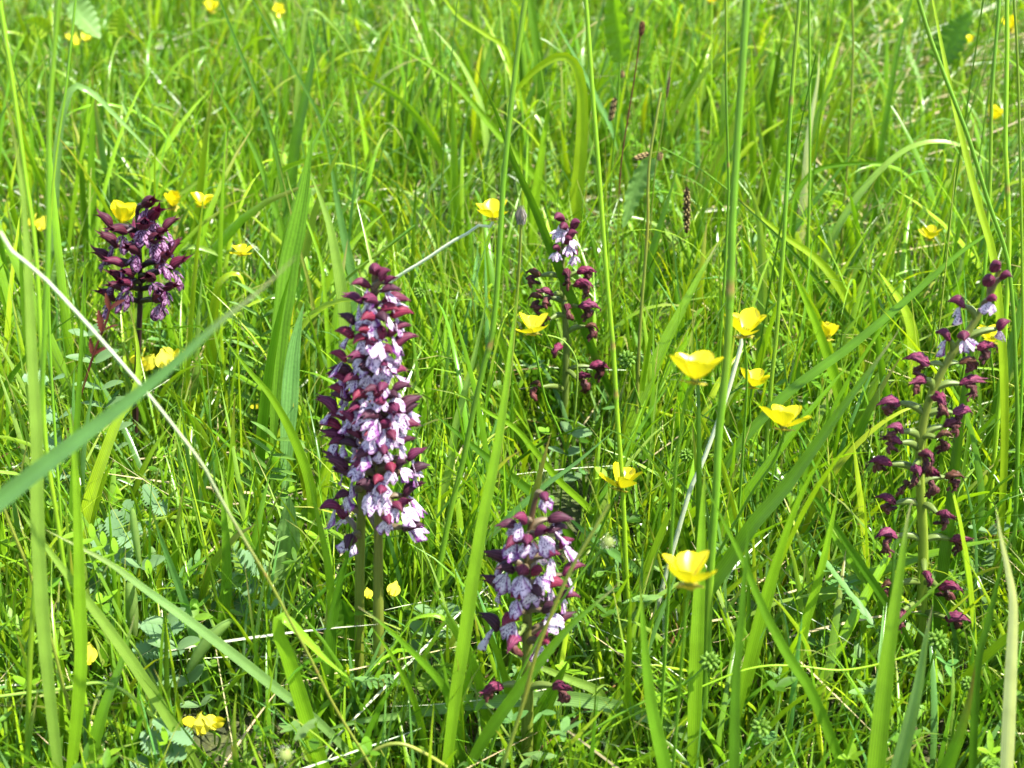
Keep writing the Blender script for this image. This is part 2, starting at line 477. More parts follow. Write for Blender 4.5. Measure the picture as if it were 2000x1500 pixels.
blade('lower hairy lance shaped leaf left of the tallest orchid', 'blue', 34, 1060, '594,590 582,640 572,700 566,780 560,880', 0.02, prof='lance', name='plantain_leaf', cat='leaf', mat=M_HAIRY, ruffle=0.12, roll=-0.2, K=9)
blade('big rounded hairy leaf on the ground left of the orchid stems', 'grey', 52, 1240, '566,970 564,1020 560,1090 556,1160 556,1195', 0.0, prof='ovate', name='hairy_leaf', cat='leaf', mat=M_HAIRY, ruffle=0.15, roll=0.1, K=9)
stem('thin dark grass stem leaning left behind the tallest orchid', 'dark', 7, 850, '810,440 760,479 693,532 640,588 603,636 571,695 549,748', 0.0)
stem('long whitish dry stem slanting from left edge under the big blurred blade', 'olive', 6.5, 1660, '0,452 20,487 80,537 133,593 187,653 277,757 333,827 393,907 421,960 468,1043 526,1136 576,1226 600,1271 645,1366 677,1422 708,1471', -0.02, top='white', nodes=(1136, 1300))
blade('big out of focus grass blade slanting across the left foreground', 'blue', 44, 2000, '579,500 505,570 433,625 355,697 277,763 133,873 0,977 -120,1075', 0.0, roll=0.15, twist=0.2, fold=0.08)
blade('bright yellow green pointed grass blade beside the dark orchid stem', 'yellow', 21, 1240, '252,597 267,663 270,730 257,780 233,813 200,897 173,980 150,1080', 0.05, roll=0.1, twist=0.3)
blade('bright grass blade running down right from beneath the blurred blade', 'bright', 18, 1180, '425,645 483,720 533,780 577,863 606,950 612,1040', 0.0)
blade('thin horizontal grass blade crossing the dark orchid stem', 'bright', 5, 900, '197,652 230,646 267,643 330,642 393,640 410,690', 0.0)
blade('pale arching grass blade right of the dark purple orchid', 'pale', 12, 760, '503,556 470,525 433,500 383,482 350,487 330,510', 0.02)
blade('glowing yellow green bent grass blade right of the dark orchid', 'yellow', 22, 860, '478,600 480,575 470,540 450,535 430,552 420,590 413,660', 0.0, roll=0.1, twist=0.9)
blade('upright grass blade with a brown tip left of centre', 'bright', 14, 1150, '458,765 456,820 453,880 447,980 444,1060', 0.0, tip='brown')
blade('slim upright grass blade under the dark purple orchid', 'mid', 12, 1250, '168,470 163,560 157,713 147,880 140,1020', 0.02)
blade('broad upright grass blade in the lower left foreground', 'bright', 22, 1640, '130,760 143,870 149,960 155,1140 158,1284 150,1400 140,1500', 0.05, roll=0.0)
blade('dark pointed grass blade leaning right at the lower left', 'mid', 22, 1600, '263,1200 250,1250 234,1302 202,1385 173,1493', 0.03)
blade('long pale grass blade slanting down right at lower left', 'pale', 20, 1570, '20,970 90,1068 162,1162 234,1259 288,1338 335,1414 382,1493', 0.0, roll=0.2)
blade('long grass blade with a yellow dry tip at lower left', 'grey', 18, 1520, '70,1025 162,1072 220,1104 288,1154 378,1219 468,1288 540,1345 610,1400', 0.0, roll=0.25, tip='olive')
stem('pale stem arching over from the left edge near the bottom', 'pale', 8, 1560, '0,1360 60,1352 108,1347 194,1333 245,1350 295,1392 335,1435', 0.0)
stem('yellow brown stem leaning at the lower left edge', 'olive', 7, 1600, '-5,960 14,1007 54,1104 90,1219 126,1349 169,1493', 0.0)
blade('wide bent grass blade with folded tip left of the orchid stems', 'bright', 27, 1600, '692,1332 640,1291 594,1244 560,1210 545,1207 545,1240 562,1284 590,1374 612,1446 630,1496', 0.0, roll=0.0, twist=0.4)
blade('thick bright grass blade lying behind the twin orchid stems', 'bright', 11, 1180, '505,975 561,996 616,1021 672,1053 720,1085', 0.0)
blade('upright grass blade left of the twin orchid stems', 'bright', 17, 1420, '600,920 609,960 625,1028 641,1107 648,1187 648,1277', 0.02)
blade('dark leaning grass blade touching the twin orchid stems', 'dark', 22, 1440, '690,1050 682,1073 666,1130 650,1210 642,1300', 0.0)
blade('twisted upright grass blade below the lance shaped leaves', 'mid', 20, 1360, '425,930 437,1005 443,1120 436,1210 428,1290', 0.02)
blade('tapering grass blade curving at the lower left of centre', 'blue', 16, 1400, '293,985 312,1045 336,1110 356,1165 375,1230', 0.0)
# --- bottom centre
blade('slanting grass blade in front of the twin orchid stems', 'mid', 15, 1560, '698,1184 747,1219 810,1278 866,1341 885,1400 900,1470', -0.03)
blade('narrow bright grass blade crossing the twin orchid stems low down', 'bright', 12, 1540, '722,1219 775,1296 810,1373 827,1436 835,1490', -0.03)
blade('pale grass blade lying level below the pale spotted front orchid', 'grey', 24, 1500, '596,1440 650,1422 705,1408 810,1394 915,1376 1002,1368 1090,1364 1139,1368', 0.0, roll=0.25, twist=0.2)
blade('dark grass blade leaning across the front orchid stem', 'mid', 21, 1600, '1210,1135 1195,1152 1107,1230 1020,1338 950,1436 915,1500', 0.0)
blade('short pale grass blade slanting right under the front orchid', 'pale', 18, 1490, '985,1268 1030,1292 1072,1310 1120,1330 1163,1348 1185,1380', 0.01)
stem('slender yellow green stalk leaning right in front of the front orchid', 'olive', 9, 1720, '1188,985 1160,1035 1118,1110 1083,1187 1048,1275 1020,1380 985,1485', 0.0)
stem('thin stalk arching low at the bottom centre', 'olive', 9, 1640, '870,1498 827,1471 782,1453 740,1460 687,1500', 0.0)
blade('bright narrow grass blade left of the front orchid', 'bright', 13, 1480, '915,1125 930,1165 957,1240 978,1296 995,1359', 0.0)
blade('arched grass blade between the twin stems and front orchid', 'bright', 15, 1480, '785,1240 795,1220 810,1208 845,1201 873,1212 897,1247 925,1300 940,1360', 0.0)
blade('wide bright grass blade between the tallest and the front orchid', 'bright', 23, 1620, '1012,560 995,700 981,812 963,916 944,1008 929,1097 920,1155 905,1260 889,1363 872,1500', 0.06, roll=0.05, twist=0.1)
stem('tall grass stem with red brown joint right of the tallest orchid', 'mid', 12, 1300, '1026,0 1000,210 986,350 972,500 958,640 955,668 947,692 923,800 901,901 880,977 855,1097 846,1150', 0.04, nodes=(668, 1150))
blade('pale narrow grass blade right of the tallest orchid', 'pale', 14, 1130, '955,560 938,646 917,732 892,824 877,916 858,987', 0.03)
blade('dark grass blade slanting to the top of the front orchid', 'dark', 17, 1130, '838,800 904,855 953,895 1002,934 1045,968 1085,1010', 0.0)
blade('light narrow grass blade slanting behind the front orchid', 'bright', 12, 1110, '836,758 901,773 960,809 1009,839 1061,901 1094,941 1147,990', 0.0)
blade('blue green grass blade rising right above the front orchid', 'blue', 12, 1200, '1203,838 1125,904 1055,956 978,1026 907,1097 885,1125', 0.0, roll=0.3)
blade('blue green grass blade low beside the front orchid', 'blue', 17, 1220, '1090,995 1107,1008 1168,1060 1223,1097 1250,1125', 0.0)
blade('short pale blade arching beside the tallest orchid', 'pale', 11, 1000, '836,860 838,800 825,770 800,749 785,748 775,790', 0.0)
stem('tall grass stem with brown joint beside the faded middle orchid', 'bright', 10, 1300, '1145,0 1157,175 1172,350 1183,527 1196,685 1203,800 1215,950 1222,1100 1226,1180', 0.05, nodes=(685, 775))
blade('long dark grass blade crossing the faded middle orchid', 'dark', 16, 860, '923,119 972,227 1003,315 1042,402 1081,499 1133,622 1166,704 1196,775', -0.05, roll=0.1)
stem('pale drooping stalk hooked over beside the faded orchid stem', 'pale', 4, 930, '1070,655 1090,660 1107,671 1125,701 1128,747 1122,824', 0.0)
# --- top centre
blade('long grass blade running down right through the top centre', 'bright', 14, 560, '748,75 825,119 895,171 965,252 1028,325 1091,395 1120,430', 0.04)
blade('curved yellow green grass blade in the upper middle', 'bright', 14, 520, '650,130 720,157 783,196 832,252 867,315 881,360 888,420', 0.02)
blade('broad upright grass blade above the centre', 'bright', 18, 640, '880,150 886,245 888,385 892,455 896,540', 0.03)
blade('pale grass blade folded over in an arch at the top centre', 'yellow', 22, 640, '955,240 965,224 1007,178 1042,140 1084,112 1109,112 1128,135 1137,185 1137,250 1133,315 1126,385 1120,470', 0.02, roll=0.05, twist=0.35)
blade('grass blade with a whitish tip in the upper middle', 'pale', 12, 480, '842,52 868,80 895,115 920,160 940,210 952,290', 0.03)
blade('thin yellow grass blade bowed across the top centre', 'yellow', 9, 440, '870,0 895,31 947,66 986,94 1000,140 1021,196 1049,280 1060,330', 0.03)
blade('upright tapering grass blade right of the top centre stem', 'bright', 17, 620, '1086,138 1076,190 1066,245 1055,320 1045,395 1038,480', 0.02)
blade('broad dark grass blade standing at the top centre', 'mid', 19, 420, '1035,0 1044,60 1052,120 1056,200', 0.02)
blade('blue green thin grass blade slanting beneath the dock leaf', 'blue', 9, 480, '1070,17 1100,70 1130,122 1165,190 1196,255 1215,310', 0.02)
blade('small yellow arched grass blade near the middle', 'yellow', 15, 700, '685,452 689,410 700,396 712,394 738,413 755,445 765,480 770,520', 0.01, roll=0.1, twist=0.7)
blade('dark upright grass blade left of the hanging sedge spike', 'mid', 20, 800, '1322,330 1314,360 1291,436 1273,501 1261,583 1252,660', 0.02)
stem('thin pale grass stem right of the faded middle orchid', 'olive', 7, 960, '1290,180 1275,280 1267,360 1264,448 1250,624 1244,797', 0.03)
blade('broad pointed grass blade left of the large jointed stem', 'bright', 23, 960, '1404,470 1367,536 1332,603 1303,659 1273,727 1250,785', 0.04, roll=0.1)
blade('shorter pointed grass blade leading to the large blurred buttercup', 'bright', 20, 920, '1375,613 1349,656 1317,703 1282,768', 0.02)
# --- right
stem('thickest jointed grass stem standing right of centre', 'mid', 17, 1480, '1452,0 1443,175 1437,315 1430,500 1425,578 1424,600 1420,660 1412,760 1404,851 1401,951 1392,1065 1385,1180 1380,1300', 0.06, nodes=(578,))
stem('white lit grass stalk leaning beside the thickest stem', 'white', 10, 1250, '1450,655 1448,670 1432,724 1410,796 1384,876 1374,905 1355,950 1337,1000', 0.02)  # white colour stands in for the sunlight along this stalk
stem('thin grass stem just left of the thickest stem', 'mid', 6, 900, '1417,0 1417,175 1421,315 1422,380 1415,520', 0.03, nodes=(315,))
stem('tall grass stem standing between thickest stem and right side', 'mid', 9, 1100, '1561,0 1548,175 1541,315 1534,400 1528,477 1517,639 1508,741 1500,860', 0.05, nodes=(182,))
stem('thin straight grass stem right of the tall middle stem', 'mid', 6, 820, '1580,0 1581,240 1580,490 1576,620', 0.04)
stem('faint slender grass stem near the upper right', 'olive', 5, 560, '1666,0 1667,87 1662,227 1655,330', 0.03)
blade('tapering upright grass blade at the upper right', 'mid', 11, 560, '1779,0 1755,87 1734,210 1720,297 1712,380', 0.03)
stem('dark slender stem slanting from top to the right edge', 'mid', 9, 1200, '1793,0 1814,63 1860,185 1895,280 1930,402 1958,490 1975,600 1985,720', 0.04)
blade('bright grass blade slanting beside the dark slender right stem', 'yellow', 15, 1180, '1822,0 1828,30 1846,122 1877,262 1912,402 1940,500 1955,640', 0.04)
stem('leftmost of the three tall stems at the right edge', 'mid', 8, 860, '1951,0 1940,140 1932,315 1925,470', 0.04)
stem('tall stem with red brown joint at the right edge', 'bright', 10, 1080, '1968,0 1970,245 1970,367 1968,500 1962,640', 0.05, nodes=(367,))
stem('rightmost thin stem standing at the right edge', 'mid', 6, 1080, '1981,0 1990,210 1995,490 1998,640', 0.05)
blade('grass blade bent level towards the right edge', 'mid', 11, 700, '1797,317 1720,317 1636,322 1590,336 1562,367 1552,402 1545,470', 0.02, roll=-0.3)
blade('pale grass blade arching over in the upper right', 'pale', 12, 700, '1965,346 1912,301 1874,283 1839,276 1797,280 1755,301 1702,350 1650,420 1620,480', 0.02)
blade('glossy white lit grass blade upright in the upper right', 'white', 14, 560, '1600,95 1598,150 1590,200 1580,260 1574,340', 0.01, roll=0.5)  # sunlit gloss painted in as a white blade colour
blade('grass blade slanting up right of the tall middle stem', 'dark', 11, 680, '1690,268 1681,280 1636,336 1590,395 1545,458 1525,500', 0.02)
blade('bright diagonal grass blade behind the small right buttercup', 'yellow', 17, 860, '1430,375 1443,389 1531,460 1590,501 1631,548 1666,609 1685,670', 0.02)
blade('long thin dark blade slanting parallel to the bright diagonal one', 'dark', 8, 880, '1395,345 1408,360 1517,460 1575,521 1649,609 1690,655', 0.02)
blade('pale drooping grass blade right of the thickest stem', 'pale', 19, 860, '1440,325 1461,360 1479,413 1487,477 1489,545 1489,612', 0.02, roll=0.3)
blade('bright pointed grass blade slanting down past the small right buttercup', 'bright', 19, 960, '1532,492 1567,571 1596,639 1625,721 1640,777 1650,840', 0.0)
blade('thin whitish blade bowed across the right centre', 'pale', 6, 800, '1499,592 1540,562 1590,539 1649,524 1700,527 1725,560', 0.0)
blade('very long grass blade descending left from the right edge', 'mid', 17, 1120, '2010,395 1930,455 1867,500 1761,594 1660,677 1600,720 1530,775 1450,860 1410,920', 0.03, roll=0.2)
blade('wide dark diagonal grass blade in the right foreground', 'mid', 26, 1400, '1758,640 1740,668 1657,780 1586,880 1529,957 1472,1022 1429,1088 1386,1150 1365,1200', 0.0, roll=0.15)
blade('blurred bright grass blade leaning right in the foreground', 'bright', 19, 1500, '1630,830 1614,874 1569,957 1537,1036 1495,1165 1470,1260', 0.0)
blade('long dark blade slanting down right past the lowest buttercup', 'mid', 19, 1650, '1375,945 1415,1022 1452,1097 1482,1169 1512,1232 1546,1292 1587,1356 1644,1495', 0.0, roll=0.1)
blade('dark narrow blade slanting down right to the wilted orchid', 'dark', 15, 1380, '1515,868 1540,905 1569,945 1614,1002 1671,1088 1700,1130 1740,1190', 0.0)
blade('tall near grass blade in front of the wilted right orchid', 'bright', 31, 1720, '1787,975 1775,1000 1756,1131 1734,1281 1711,1499', 0.04, roll=0.0, twist=0.15)
blade('grey green near blade crossing the foot of the wilted orchid', 'grey', 27, 1720, '1822,1180 1809,1244 1790,1356 1756,1495', 0.02)
blade('almost white grass blade at the bottom right corner', 'white', 23, 1700, '1944,985 1955,1050 1968,1110 1979,1180 1975,1300 1966,1499', 0.0, roll=0.35, twist=0.2)
blade('upright grass blade left of the wilted right orchid', 'bright', 17, 1420, '1640,930 1629,1000 1599,1131 1569,1232 1555,1310', 0.02)
blade('green grass blade running down towards the wilted orchid stem', 'mid', 15, 1330, '1585,975 1599,1000 1662,1097 1730,1187 1760,1240', 0.0)
blade('broad yellow green blade under the lowest buttercup', 'bright', 25, 1560, '1378,900 1372,1000 1364,1187 1358,1330 1356,1410', 0.04, roll=0.0, twist=0.0)
blade('blurred broad blade near the bottom right of centre', 'mid', 25, 1720, '1250,1130 1257,1240 1272,1375 1299,1499', 0.02)
blade('blurred dark near blade standing at bottom right of centre', 'dark', 20, 1820, '1466,980 1460,1056 1449,1187 1437,1337 1434,1499', 0.02)
stem('thin flower stalk running level across the lower right', 'bright', 5, 1520, '1810,1266 1737,1292 1644,1309 1542,1300 1460,1307 1344,1352 1250,1390', 0.0)
blade('bright blade slanting up right below the diagonal blades', 'bright', 18, 1460, '1562,960 1550,1000 1522,1090 1497,1187 1470,1290', 0.02)
blade('long blade curving down near the right edge', 'dark', 14, 1680, '2005,985 1962,1086 1932,1210 1910,1300 1899,1499', 0.02)
blade('wide blurred blade with a rusty spot at the lower right', 'mid', 28, 1780, '1905,1300 1890,1380 1872,1440 1850,1499', 0.0, tip='brown')
blade('pale long blade leaning left of the wilted orchid top', 'mid', 15, 1000, '1690,515 1700,570 1712,640 1722,720 1736,790', 0.0)
blade('bright translucent blade bent behind the wilted orchid top', 'yellow', 24, 880, '1712,525 1735,555 1765,600 1780,640 1785,690', 0.02, roll=0.1)
blade('dark thick blade behind the wilted right orchid stem', 'dark', 20, 1330, '1920,560 1905,640 1885,760 1872,850 1860,960', 0.03)

# ------------------------------------------------------------------ orchids
def hood_mesh(name, mat, col, L=0.0150, R=0.0042, flare=0.0, droop=0.0, crumple=0.0, seed=0):
    """three overlapping pointed sepals closing into a helmet along +X"""
    rs = np.random.default_rng(seed)
    mb = MB()
    u = np.linspace(0, 1, 11)
    prof = np.sin(np.clip(u, 0, 1) ** 0.60 * math.pi) ** 0.9
    prof = np.maximum(prof, 0) * (1 - 0.35 * u ** 2)
    for k, (th, extra) in enumerate(((math.pi / 2, 0.0), (math.pi / 2 + 2.15, 0.35), (math.pi / 2 - 2.15, 0.35))):
        hw = 1.28 * np.maximum(np.sin(np.clip(u * 0.92 + 0.06, 0, 1) * math.pi), 0.0) ** 0.45
        hw[-1] = 0.05
        a = np.linspace(-1, 1, 7)
        ang = th + hw[:, None] * a[None]
        tipc = np.clip((u - 0.6) / 0.4, 0, 1) ** 2
        r = R * (prof + 0.02)[:, None] * (1 + 0.05 * np.cos(a * 3)[None]) * (0.95 + 0.05 * k)
        r = r * (1 + crumple * rs.normal(size=r.shape) * 0.35)
        x = L * (u - 0.05 * extra)[:, None] + 0 * ang
        off_z = (0.0022 + 0.0016) * np.sin(u * math.pi * 0.8) + (flare * 0.004 - droop * 0.006) * tipc * (1 if k == 0 else 0.2)
        off_y = np.sign(math.cos(th)) * flare * 0.0038 * tipc * (0 if k == 0 else 1)
        zz = r * np.sin(ang) * np.where(np.sin(ang) < 0, 0.72, 1.0) + off_z[:, None]
        yy = r * np.cos(ang) + off_y[:, None]
        V = np.stack([x, yy, zz], -1)
        V += crumple * rs.normal(size=V.shape) * 0.0004
        UV = np.stack(np.broadcast_arrays((a * 0.5 + 0.5)[None], u[:, None]), -1)
        c = np.asarray(col)[None, None] * (1.05 - 0.35 * u[:, None, None]) * (1 + 0.25 * (np.abs(a)[None, :, None]) ** 2)
        mb.grid(V, UV, np.broadcast_to(c, V.shape))
    return mb.mesh(name, mat)

def lip_mesh(name, mat, L=0.0150, W=0.0068, seed=0, spread=1.0, kick=0.35):
    """spreading skirt of two lobes with a notch, and two narrow arms"""
    rs = np.random.default_rng(seed)
    mb = MB()
    t = np.linspace(0, 1, 12); s = np.linspace(-1, 1, 13)
    w = W * spread * (0.20 + 0.80 * np.clip((t - 0.12) / 0.62, 0, 1) ** 0.9) * (1 - 0.18 * np.clip((t - 0.8) / 0.2, 0, 1) ** 2)
    end = 1 - 0.30 * np.abs(np.abs(s) - 0.5) ** 1.6 * 2 - 0.13 * np.exp(-(s / 0.16) ** 2)
    tt = t[:, None] * (1 + (end[None] - 1) * t[:, None] ** 2)
    y = w[:, None] * s[None] * (1 + 0.03 * rs.normal(size=(12, 13)))
    z = -L * tt
    ph = rs.uniform(0, 6)
    x = 0.003 + L * kick * (tt ** 0.7) - 0.0022 * (s[None] ** 2) * (0.4 + t[:, None]) + 0.0008 * np.sin(s[None] * 5 + ph) * t[:, None] ** 2
    x = x + 0.0016 * np.clip((tt - 0.75) / 0.25, 0, 1) ** 2 * rs.uniform(-1, 1.5)
    V = np.stack([x, y, z], -1)
    UV = np.stack(np.broadcast_arrays((s * 0.5 + 0.5)[None], t[:, None]), -1)
    mb.grid(V, UV, (1, 1, 1))
    for sg in (-1, 1):
        m = np.linspace(0, 1, 7); k = np.array([-1, 0, 1.0])
        cx = 0.003 + 0.002 * m; cyy = sg * (0.0012 + 0.0050 * m ** 0.9); cz = -0.0018 - 0.0062 * m ** 1.3
        ww = 0.0012 * np.sin(np.clip(m * 0.85 + 0.12, 0, 1) * math.pi) ** 0.5
        V = np.stack([cx[:, None] + 0.0004 * (1 - k[None] ** 2), cyy[:, None] + ww[:, None] * k[None] * 0.8, cz[:, None] + ww[:, None] * k[None] * 0.6 * sg], -1)
        UV = np.stack(np.broadcast_arrays(0.5 + 0.2 * k[None], 0.35 + 0.5 * m[:, None]), -1)
        mb.grid(V, UV, (1, 1, 1))
    return mb.mesh(name, mat)

def wilted_lip_mesh(name, seed=0):
    rs = np.random.default_rng(seed)
    mb = MB()
    for j in range(3):
        n = 9
        m = np.linspace(0, 1, n)
        a = rs.uniform(-0.5, 0.5)
        C = np.stack([0.004 + 0.003 * np.sin(m * rs.uniform(2, 5)) + 0.001 * j, (j - 1) * 0.0016 * m + a * 0.003 * m ** 2, -0.001 - m * rs.uniform(0.007, 0.0115)], -1)
        C += rs.normal(size=C.shape) * 0.0004
        col = np.array((0.055, 0.016, 0.014)) * rs.uniform(0.6, 2.4)
        mb.tube(C, 0.0014 * (0.5 + np.sin(m * math.pi * 0.85 + 0.3) * rs.uniform(0.5, 1.0)) * (1 + 0.3 * rs.normal(size=n)), col, 6)
    return mb.mesh(name, M_WILT)

def ovary_mesh(name, col):
    mb = MB()
    m = np.linspace(0, 1, 10)
    C = np.stack([m, 0 * m, 0.16 * np.sin(m * math.pi)], -1)
    mb.tube(C, 0.13 * (0.55 + 0.75 * np.sin(np.clip(m * 0.8 + 0.12, 0, 1) * math.pi)), col, 7)
    return mb.mesh(name, M_STEM)

HOOD = {'fresh': [hood_mesh('hood', M_HOOD, (0.130 * f, 0.020, 0.046 * g_), L=l * 1.04, R=0.0038, flare=fl, seed=i) for i, (f, g_, l, fl) in enumerate(((1, 1, 0.0140, 0.1), (0.6, 0.8, 0.0150, 0.5), (1.5, 1.0, 0.0125, 0.0), (0.95, 1.2, 0.0145, 0.9), (0.45, 0.7, 0.0135, 0.3), (1.25, 1.3, 0.0118, 0.2)))],
        'dark': [hood_mesh('hood', M_HOOD, (0.090 * f, 0.012, 0.030 * f), L=l, flare=fl, seed=i + 9) for i, (f, l, fl) in enumerate(((1, 0.0170, 1.2), (1.2, 0.0185, 1.8), (0.8, 0.0175, 1.5)))],
        'wilt': [hood_mesh('hood', M_WILT, c, L=l, R=r, droop=d, crumple=0.5, seed=i + 20) for i, (c, l, r, d) in enumerate((((0.160, 0.020, 0.056), 0.0155, 0.0033, 0.6), ((0.110, 0.020, 0.034), 0.0140, 0.0030, 1.1), ((0.160, 0.026, 0.066), 0.0158, 0.0035, 0.3), ((0.100, 0.038, 0.018), 0.0120, 0.0026, 0.9), ((0.140, 0.020, 0.050), 0.0165, 0.0030, -0.6)))],
        'bud': [hood_mesh('hood', M_HOOD, (0.130, 0.020, 0.050), L=0.0105, R=0.0038, seed=31)]}
LIP = {'fresh': [lip_mesh('lip', M_LIP, L=l, W=w, seed=i, spread=s, kick=k) for i, (l, w, s, k) in enumerate(((0.0124, 0.0072, 1.0, 0.30), (0.0130, 0.0064, 0.85, 0.5), (0.0114, 0.0074, 1.05, 0.20), (0.0122, 0.0062, 0.95, 0.6), (0.0132, 0.0072, 0.95, 0.35), (0.0104, 0.0058, 0.9, 0.4), (0.0118, 0.0070, 1.0, 0.15)))],
       'dark': [lip_mesh('lip', M_LIP_DARK, L=l, W=w, seed=i + 7, spread=s, kick=k) for i, (l, w, s, k) in enumerate(((0.0150, 0.0068, 0.85, 0.2), (0.0160, 0.0060, 0.7, 0.35)))],
       'wilt': [wilted_lip_mesh('lip', i) for i in range(4)],
       'small': [lip_mesh('lip', M_LIP, L=0.0105, W=0.0050, seed=3, spread=0.9, kick=0.3)]}
OVARY = {'fresh': ovary_mesh('flower_stalk', (0.150, 0.110, 0.060)), 'dark': ovary_mesh('flower_stalk', (0.040, 0.016, 0.020)), 'wilt': ovary_mesh('flower_stalk', (0.120, 0.170, 0.030))}

def orchid(label, g, axis, flowers, Rpx, style, stem_w, stem_cols, extra_back=0, leafs=(), bracts=True, top_r=0.4, size=1.0):
    """axis: photo path top first; flowers: 'x,y[,type]'; Rpx: flower ring radius in photo pixels at top and bottom"""
    Y0 = gy(g)
    ax = [tuple(map(float, q.split(','))) for q in axis.split()]
    P = to_ground([at(x, y, Y0) for x, y in ax])
    root = Vector((P[-1].x, P[-1].y, 0))
    e = empty('lady_orchid', root, label, 'orchid')
    n = 40
    C = catmull(P, n)
    dep = depth_of(P[len(ax) // 2])
    r0 = 0.5 * stem_w * dep / FPX
    s = np.linspace(0, 1, n)
    c1, c2 = np.array(stem_cols[0]), np.array(stem_cols[1])
    k = np.clip(s * 1.4, 0, 1)[:, None]
    mb = MB()
    mb.tube(C, r0 * (top_r + (1 - top_r) * np.clip(s * 1.6, 0, 1)), c2, 10, c1 * (1 - k) + c2 * k)
    origin_at_root(mb, root)
    link('stem', mb.mesh('stem', M_STEM), e)
    ys = np.array([a[1] for a in ax]); xs = np.array([a[0] for a in ax])
    fl = []
    for q in flowers.split():
        t = q.split(',')
        fl.append((float(t[0]), float(t[1]), t[2] if len(t) > 2 else None, 1))
    y_lo, y_hi = min(f[1] for f in fl), max(f[1] for f in fl)
    rr = random.Random(int(g * 7 + ax[0][0]))
    for i in range(extra_back):
        y = y_lo + 25 + (y_hi - y_lo - 60) * (i + 0.5) / extra_back
        fl.append((np.interp(y, ys, xs) + rr.uniform(-0.75, 0.75) * np.interp(y, (y_lo, y_hi), Rpx), y, None, -1))
    bx0, bx1 = min(f[0] for f in fl) - 26, max(f[0] for f in fl) + 26
    CLEAR.append((bx0, y_lo - 18, bx1, y_hi + 42, dep + 0.02))
    CLEAR.append((np.mean(xs) - 24, y_hi, np.mean(xs) + 24, y_hi + 330, dep))
    for (x, y, ty, side) in fl:
        a_x = float(np.interp(y, ys, xs))
        R = float(np.interp(y, (y_lo, y_hi), Rpx))
        sn_ = max(-1.0, min(1.0, (x - a_x) / R))
        phi = math.asin(sn_)
        axis_p = at(a_x, y, Y0)
        m = mpp(axis_p)
        Rm = R * m
        Yh = Y0 - side * Rm * math.cos(phi)
        hood_c = at(x, y, Yh)
        if abs(x - a_x) > R:
            hood_c = at(x, y, Y0)
        out = Vector((math.sin(phi), -side * math.cos(phi), 0)).normalized()
        ang = math.atan2(out.y, out.x) + rr.uniform(-0.25, 0.25)
        t = ty or style
        if t == 'fresh': hm, lm, ov = rr.choice(HOOD['fresh']), rr.choice(LIP['fresh']), OVARY['fresh']
        elif t == 'dark': hm, lm, ov = rr.choice(HOOD['dark']), rr.choice(LIP['dark']), OVARY['dark']
        elif t == 'wilt': hm, lm, ov = rr.choice(HOOD['wilt']), rr.choice(LIP['wilt']), OVARY['wilt']
        elif t == 'bud': hm, lm, ov = HOOD['bud'][0], None, OVARY['fresh']
        else: hm, lm, ov = HOOD['bud'][0], LIP['small'][0], OVARY['wilt']
        sc = rr.uniform(0.82, 1.14) * (0.78 if y < y_lo + 0.10 * (y_hi - y_lo) and t == 'fresh' else 1.0) * size * {'bud': 0.95, 'small': 0.95, 'wilt': 0.95, 'dark': 1.15}.get(t, 1.0)
        pitch = rr.uniform(-0.2, 0.5) if t in ('fresh', 'small') else (rr.uniform(0.2, 0.6) if t in ('dark', 'bud') else rr.uniform(-0.25, 0.3))
        rot = Matrix.Rotation(ang, 4, 'Z') @ Matrix.Rotation(-pitch, 4, 'Y') @ Matrix.Rotation(rr.uniform(-0.4, 0.4), 4, 'X')
        base = hood_c - rot.to_3x3() @ (Vector((0.0065, 0, 0.0020)) * sc)
        Mh = Matrix.Translation(base - root) @ rot @ Matrix.Scale(sc, 4)
        f = link('flower', hm, e, Mh)
        if lm is not None:
            ml = Matrix.Rotation(pitch * 0.9 + rr.uniform(-0.45, 0.25), 4, 'Y') @ Matrix.Rotation(rr.uniform(-0.35, 0.35), 4, 'X') @ Matrix.Diagonal((1, rr.uniform(0.75, 1.1), rr.uniform(0.8, 1.08), 1))
            link('lip', lm, f, ml)
        # stalk from the stem up to the flower
        i = int(np.argmin(np.abs(C[:, 2] - (base.z - rr.uniform(0.003, 0.010)))))
        p0 = Vector(C[i])
        d = base - p0
        X = d.normalized(); Zt = Vector((0, 0, 1)); Yv = Zt.cross(X).normalized(); Zv = X.cross(Yv)
        ln = d.length
        Mo = Matrix((( X.x * ln, Yv.x * 0.012, Zv.x * ln, p0.x - root.x), (X.y * ln, Yv.y * 0.012, Zv.y * ln, p0.y - root.y), (X.z * ln, Yv.z * 0.012, Zv.z * ln, p0.z - root.z), (0, 0, 0, 1)))
        if ln > 0.012:
            fz = 0.012 / ln
            Mo = Mo @ Matrix.Diagonal((1, 1, fz * 1.2, 1))
        so = link('flower_stalk', ov, f)
        so.matrix_basis = Mh.inverted() @ Mo
    for (lp, lw, lk) in leafs:
        LP = [at(*map(float, q.split(',')), Y0) for q in lp.split()] + [root + Vector((0, 0, 0.01)), root - Vector((0, 0, 0.01))]
        lb = MB()
        sheet_along(lb, LP, lw * dep / FPX, np.array(KIND[lk]), 'blade', 0.2, 0.3, 0.2, 20, 7)
        origin_at_root(lb, root)
        link('leaf', lb.mesh('leaf', M_GRASS), e)
    return e

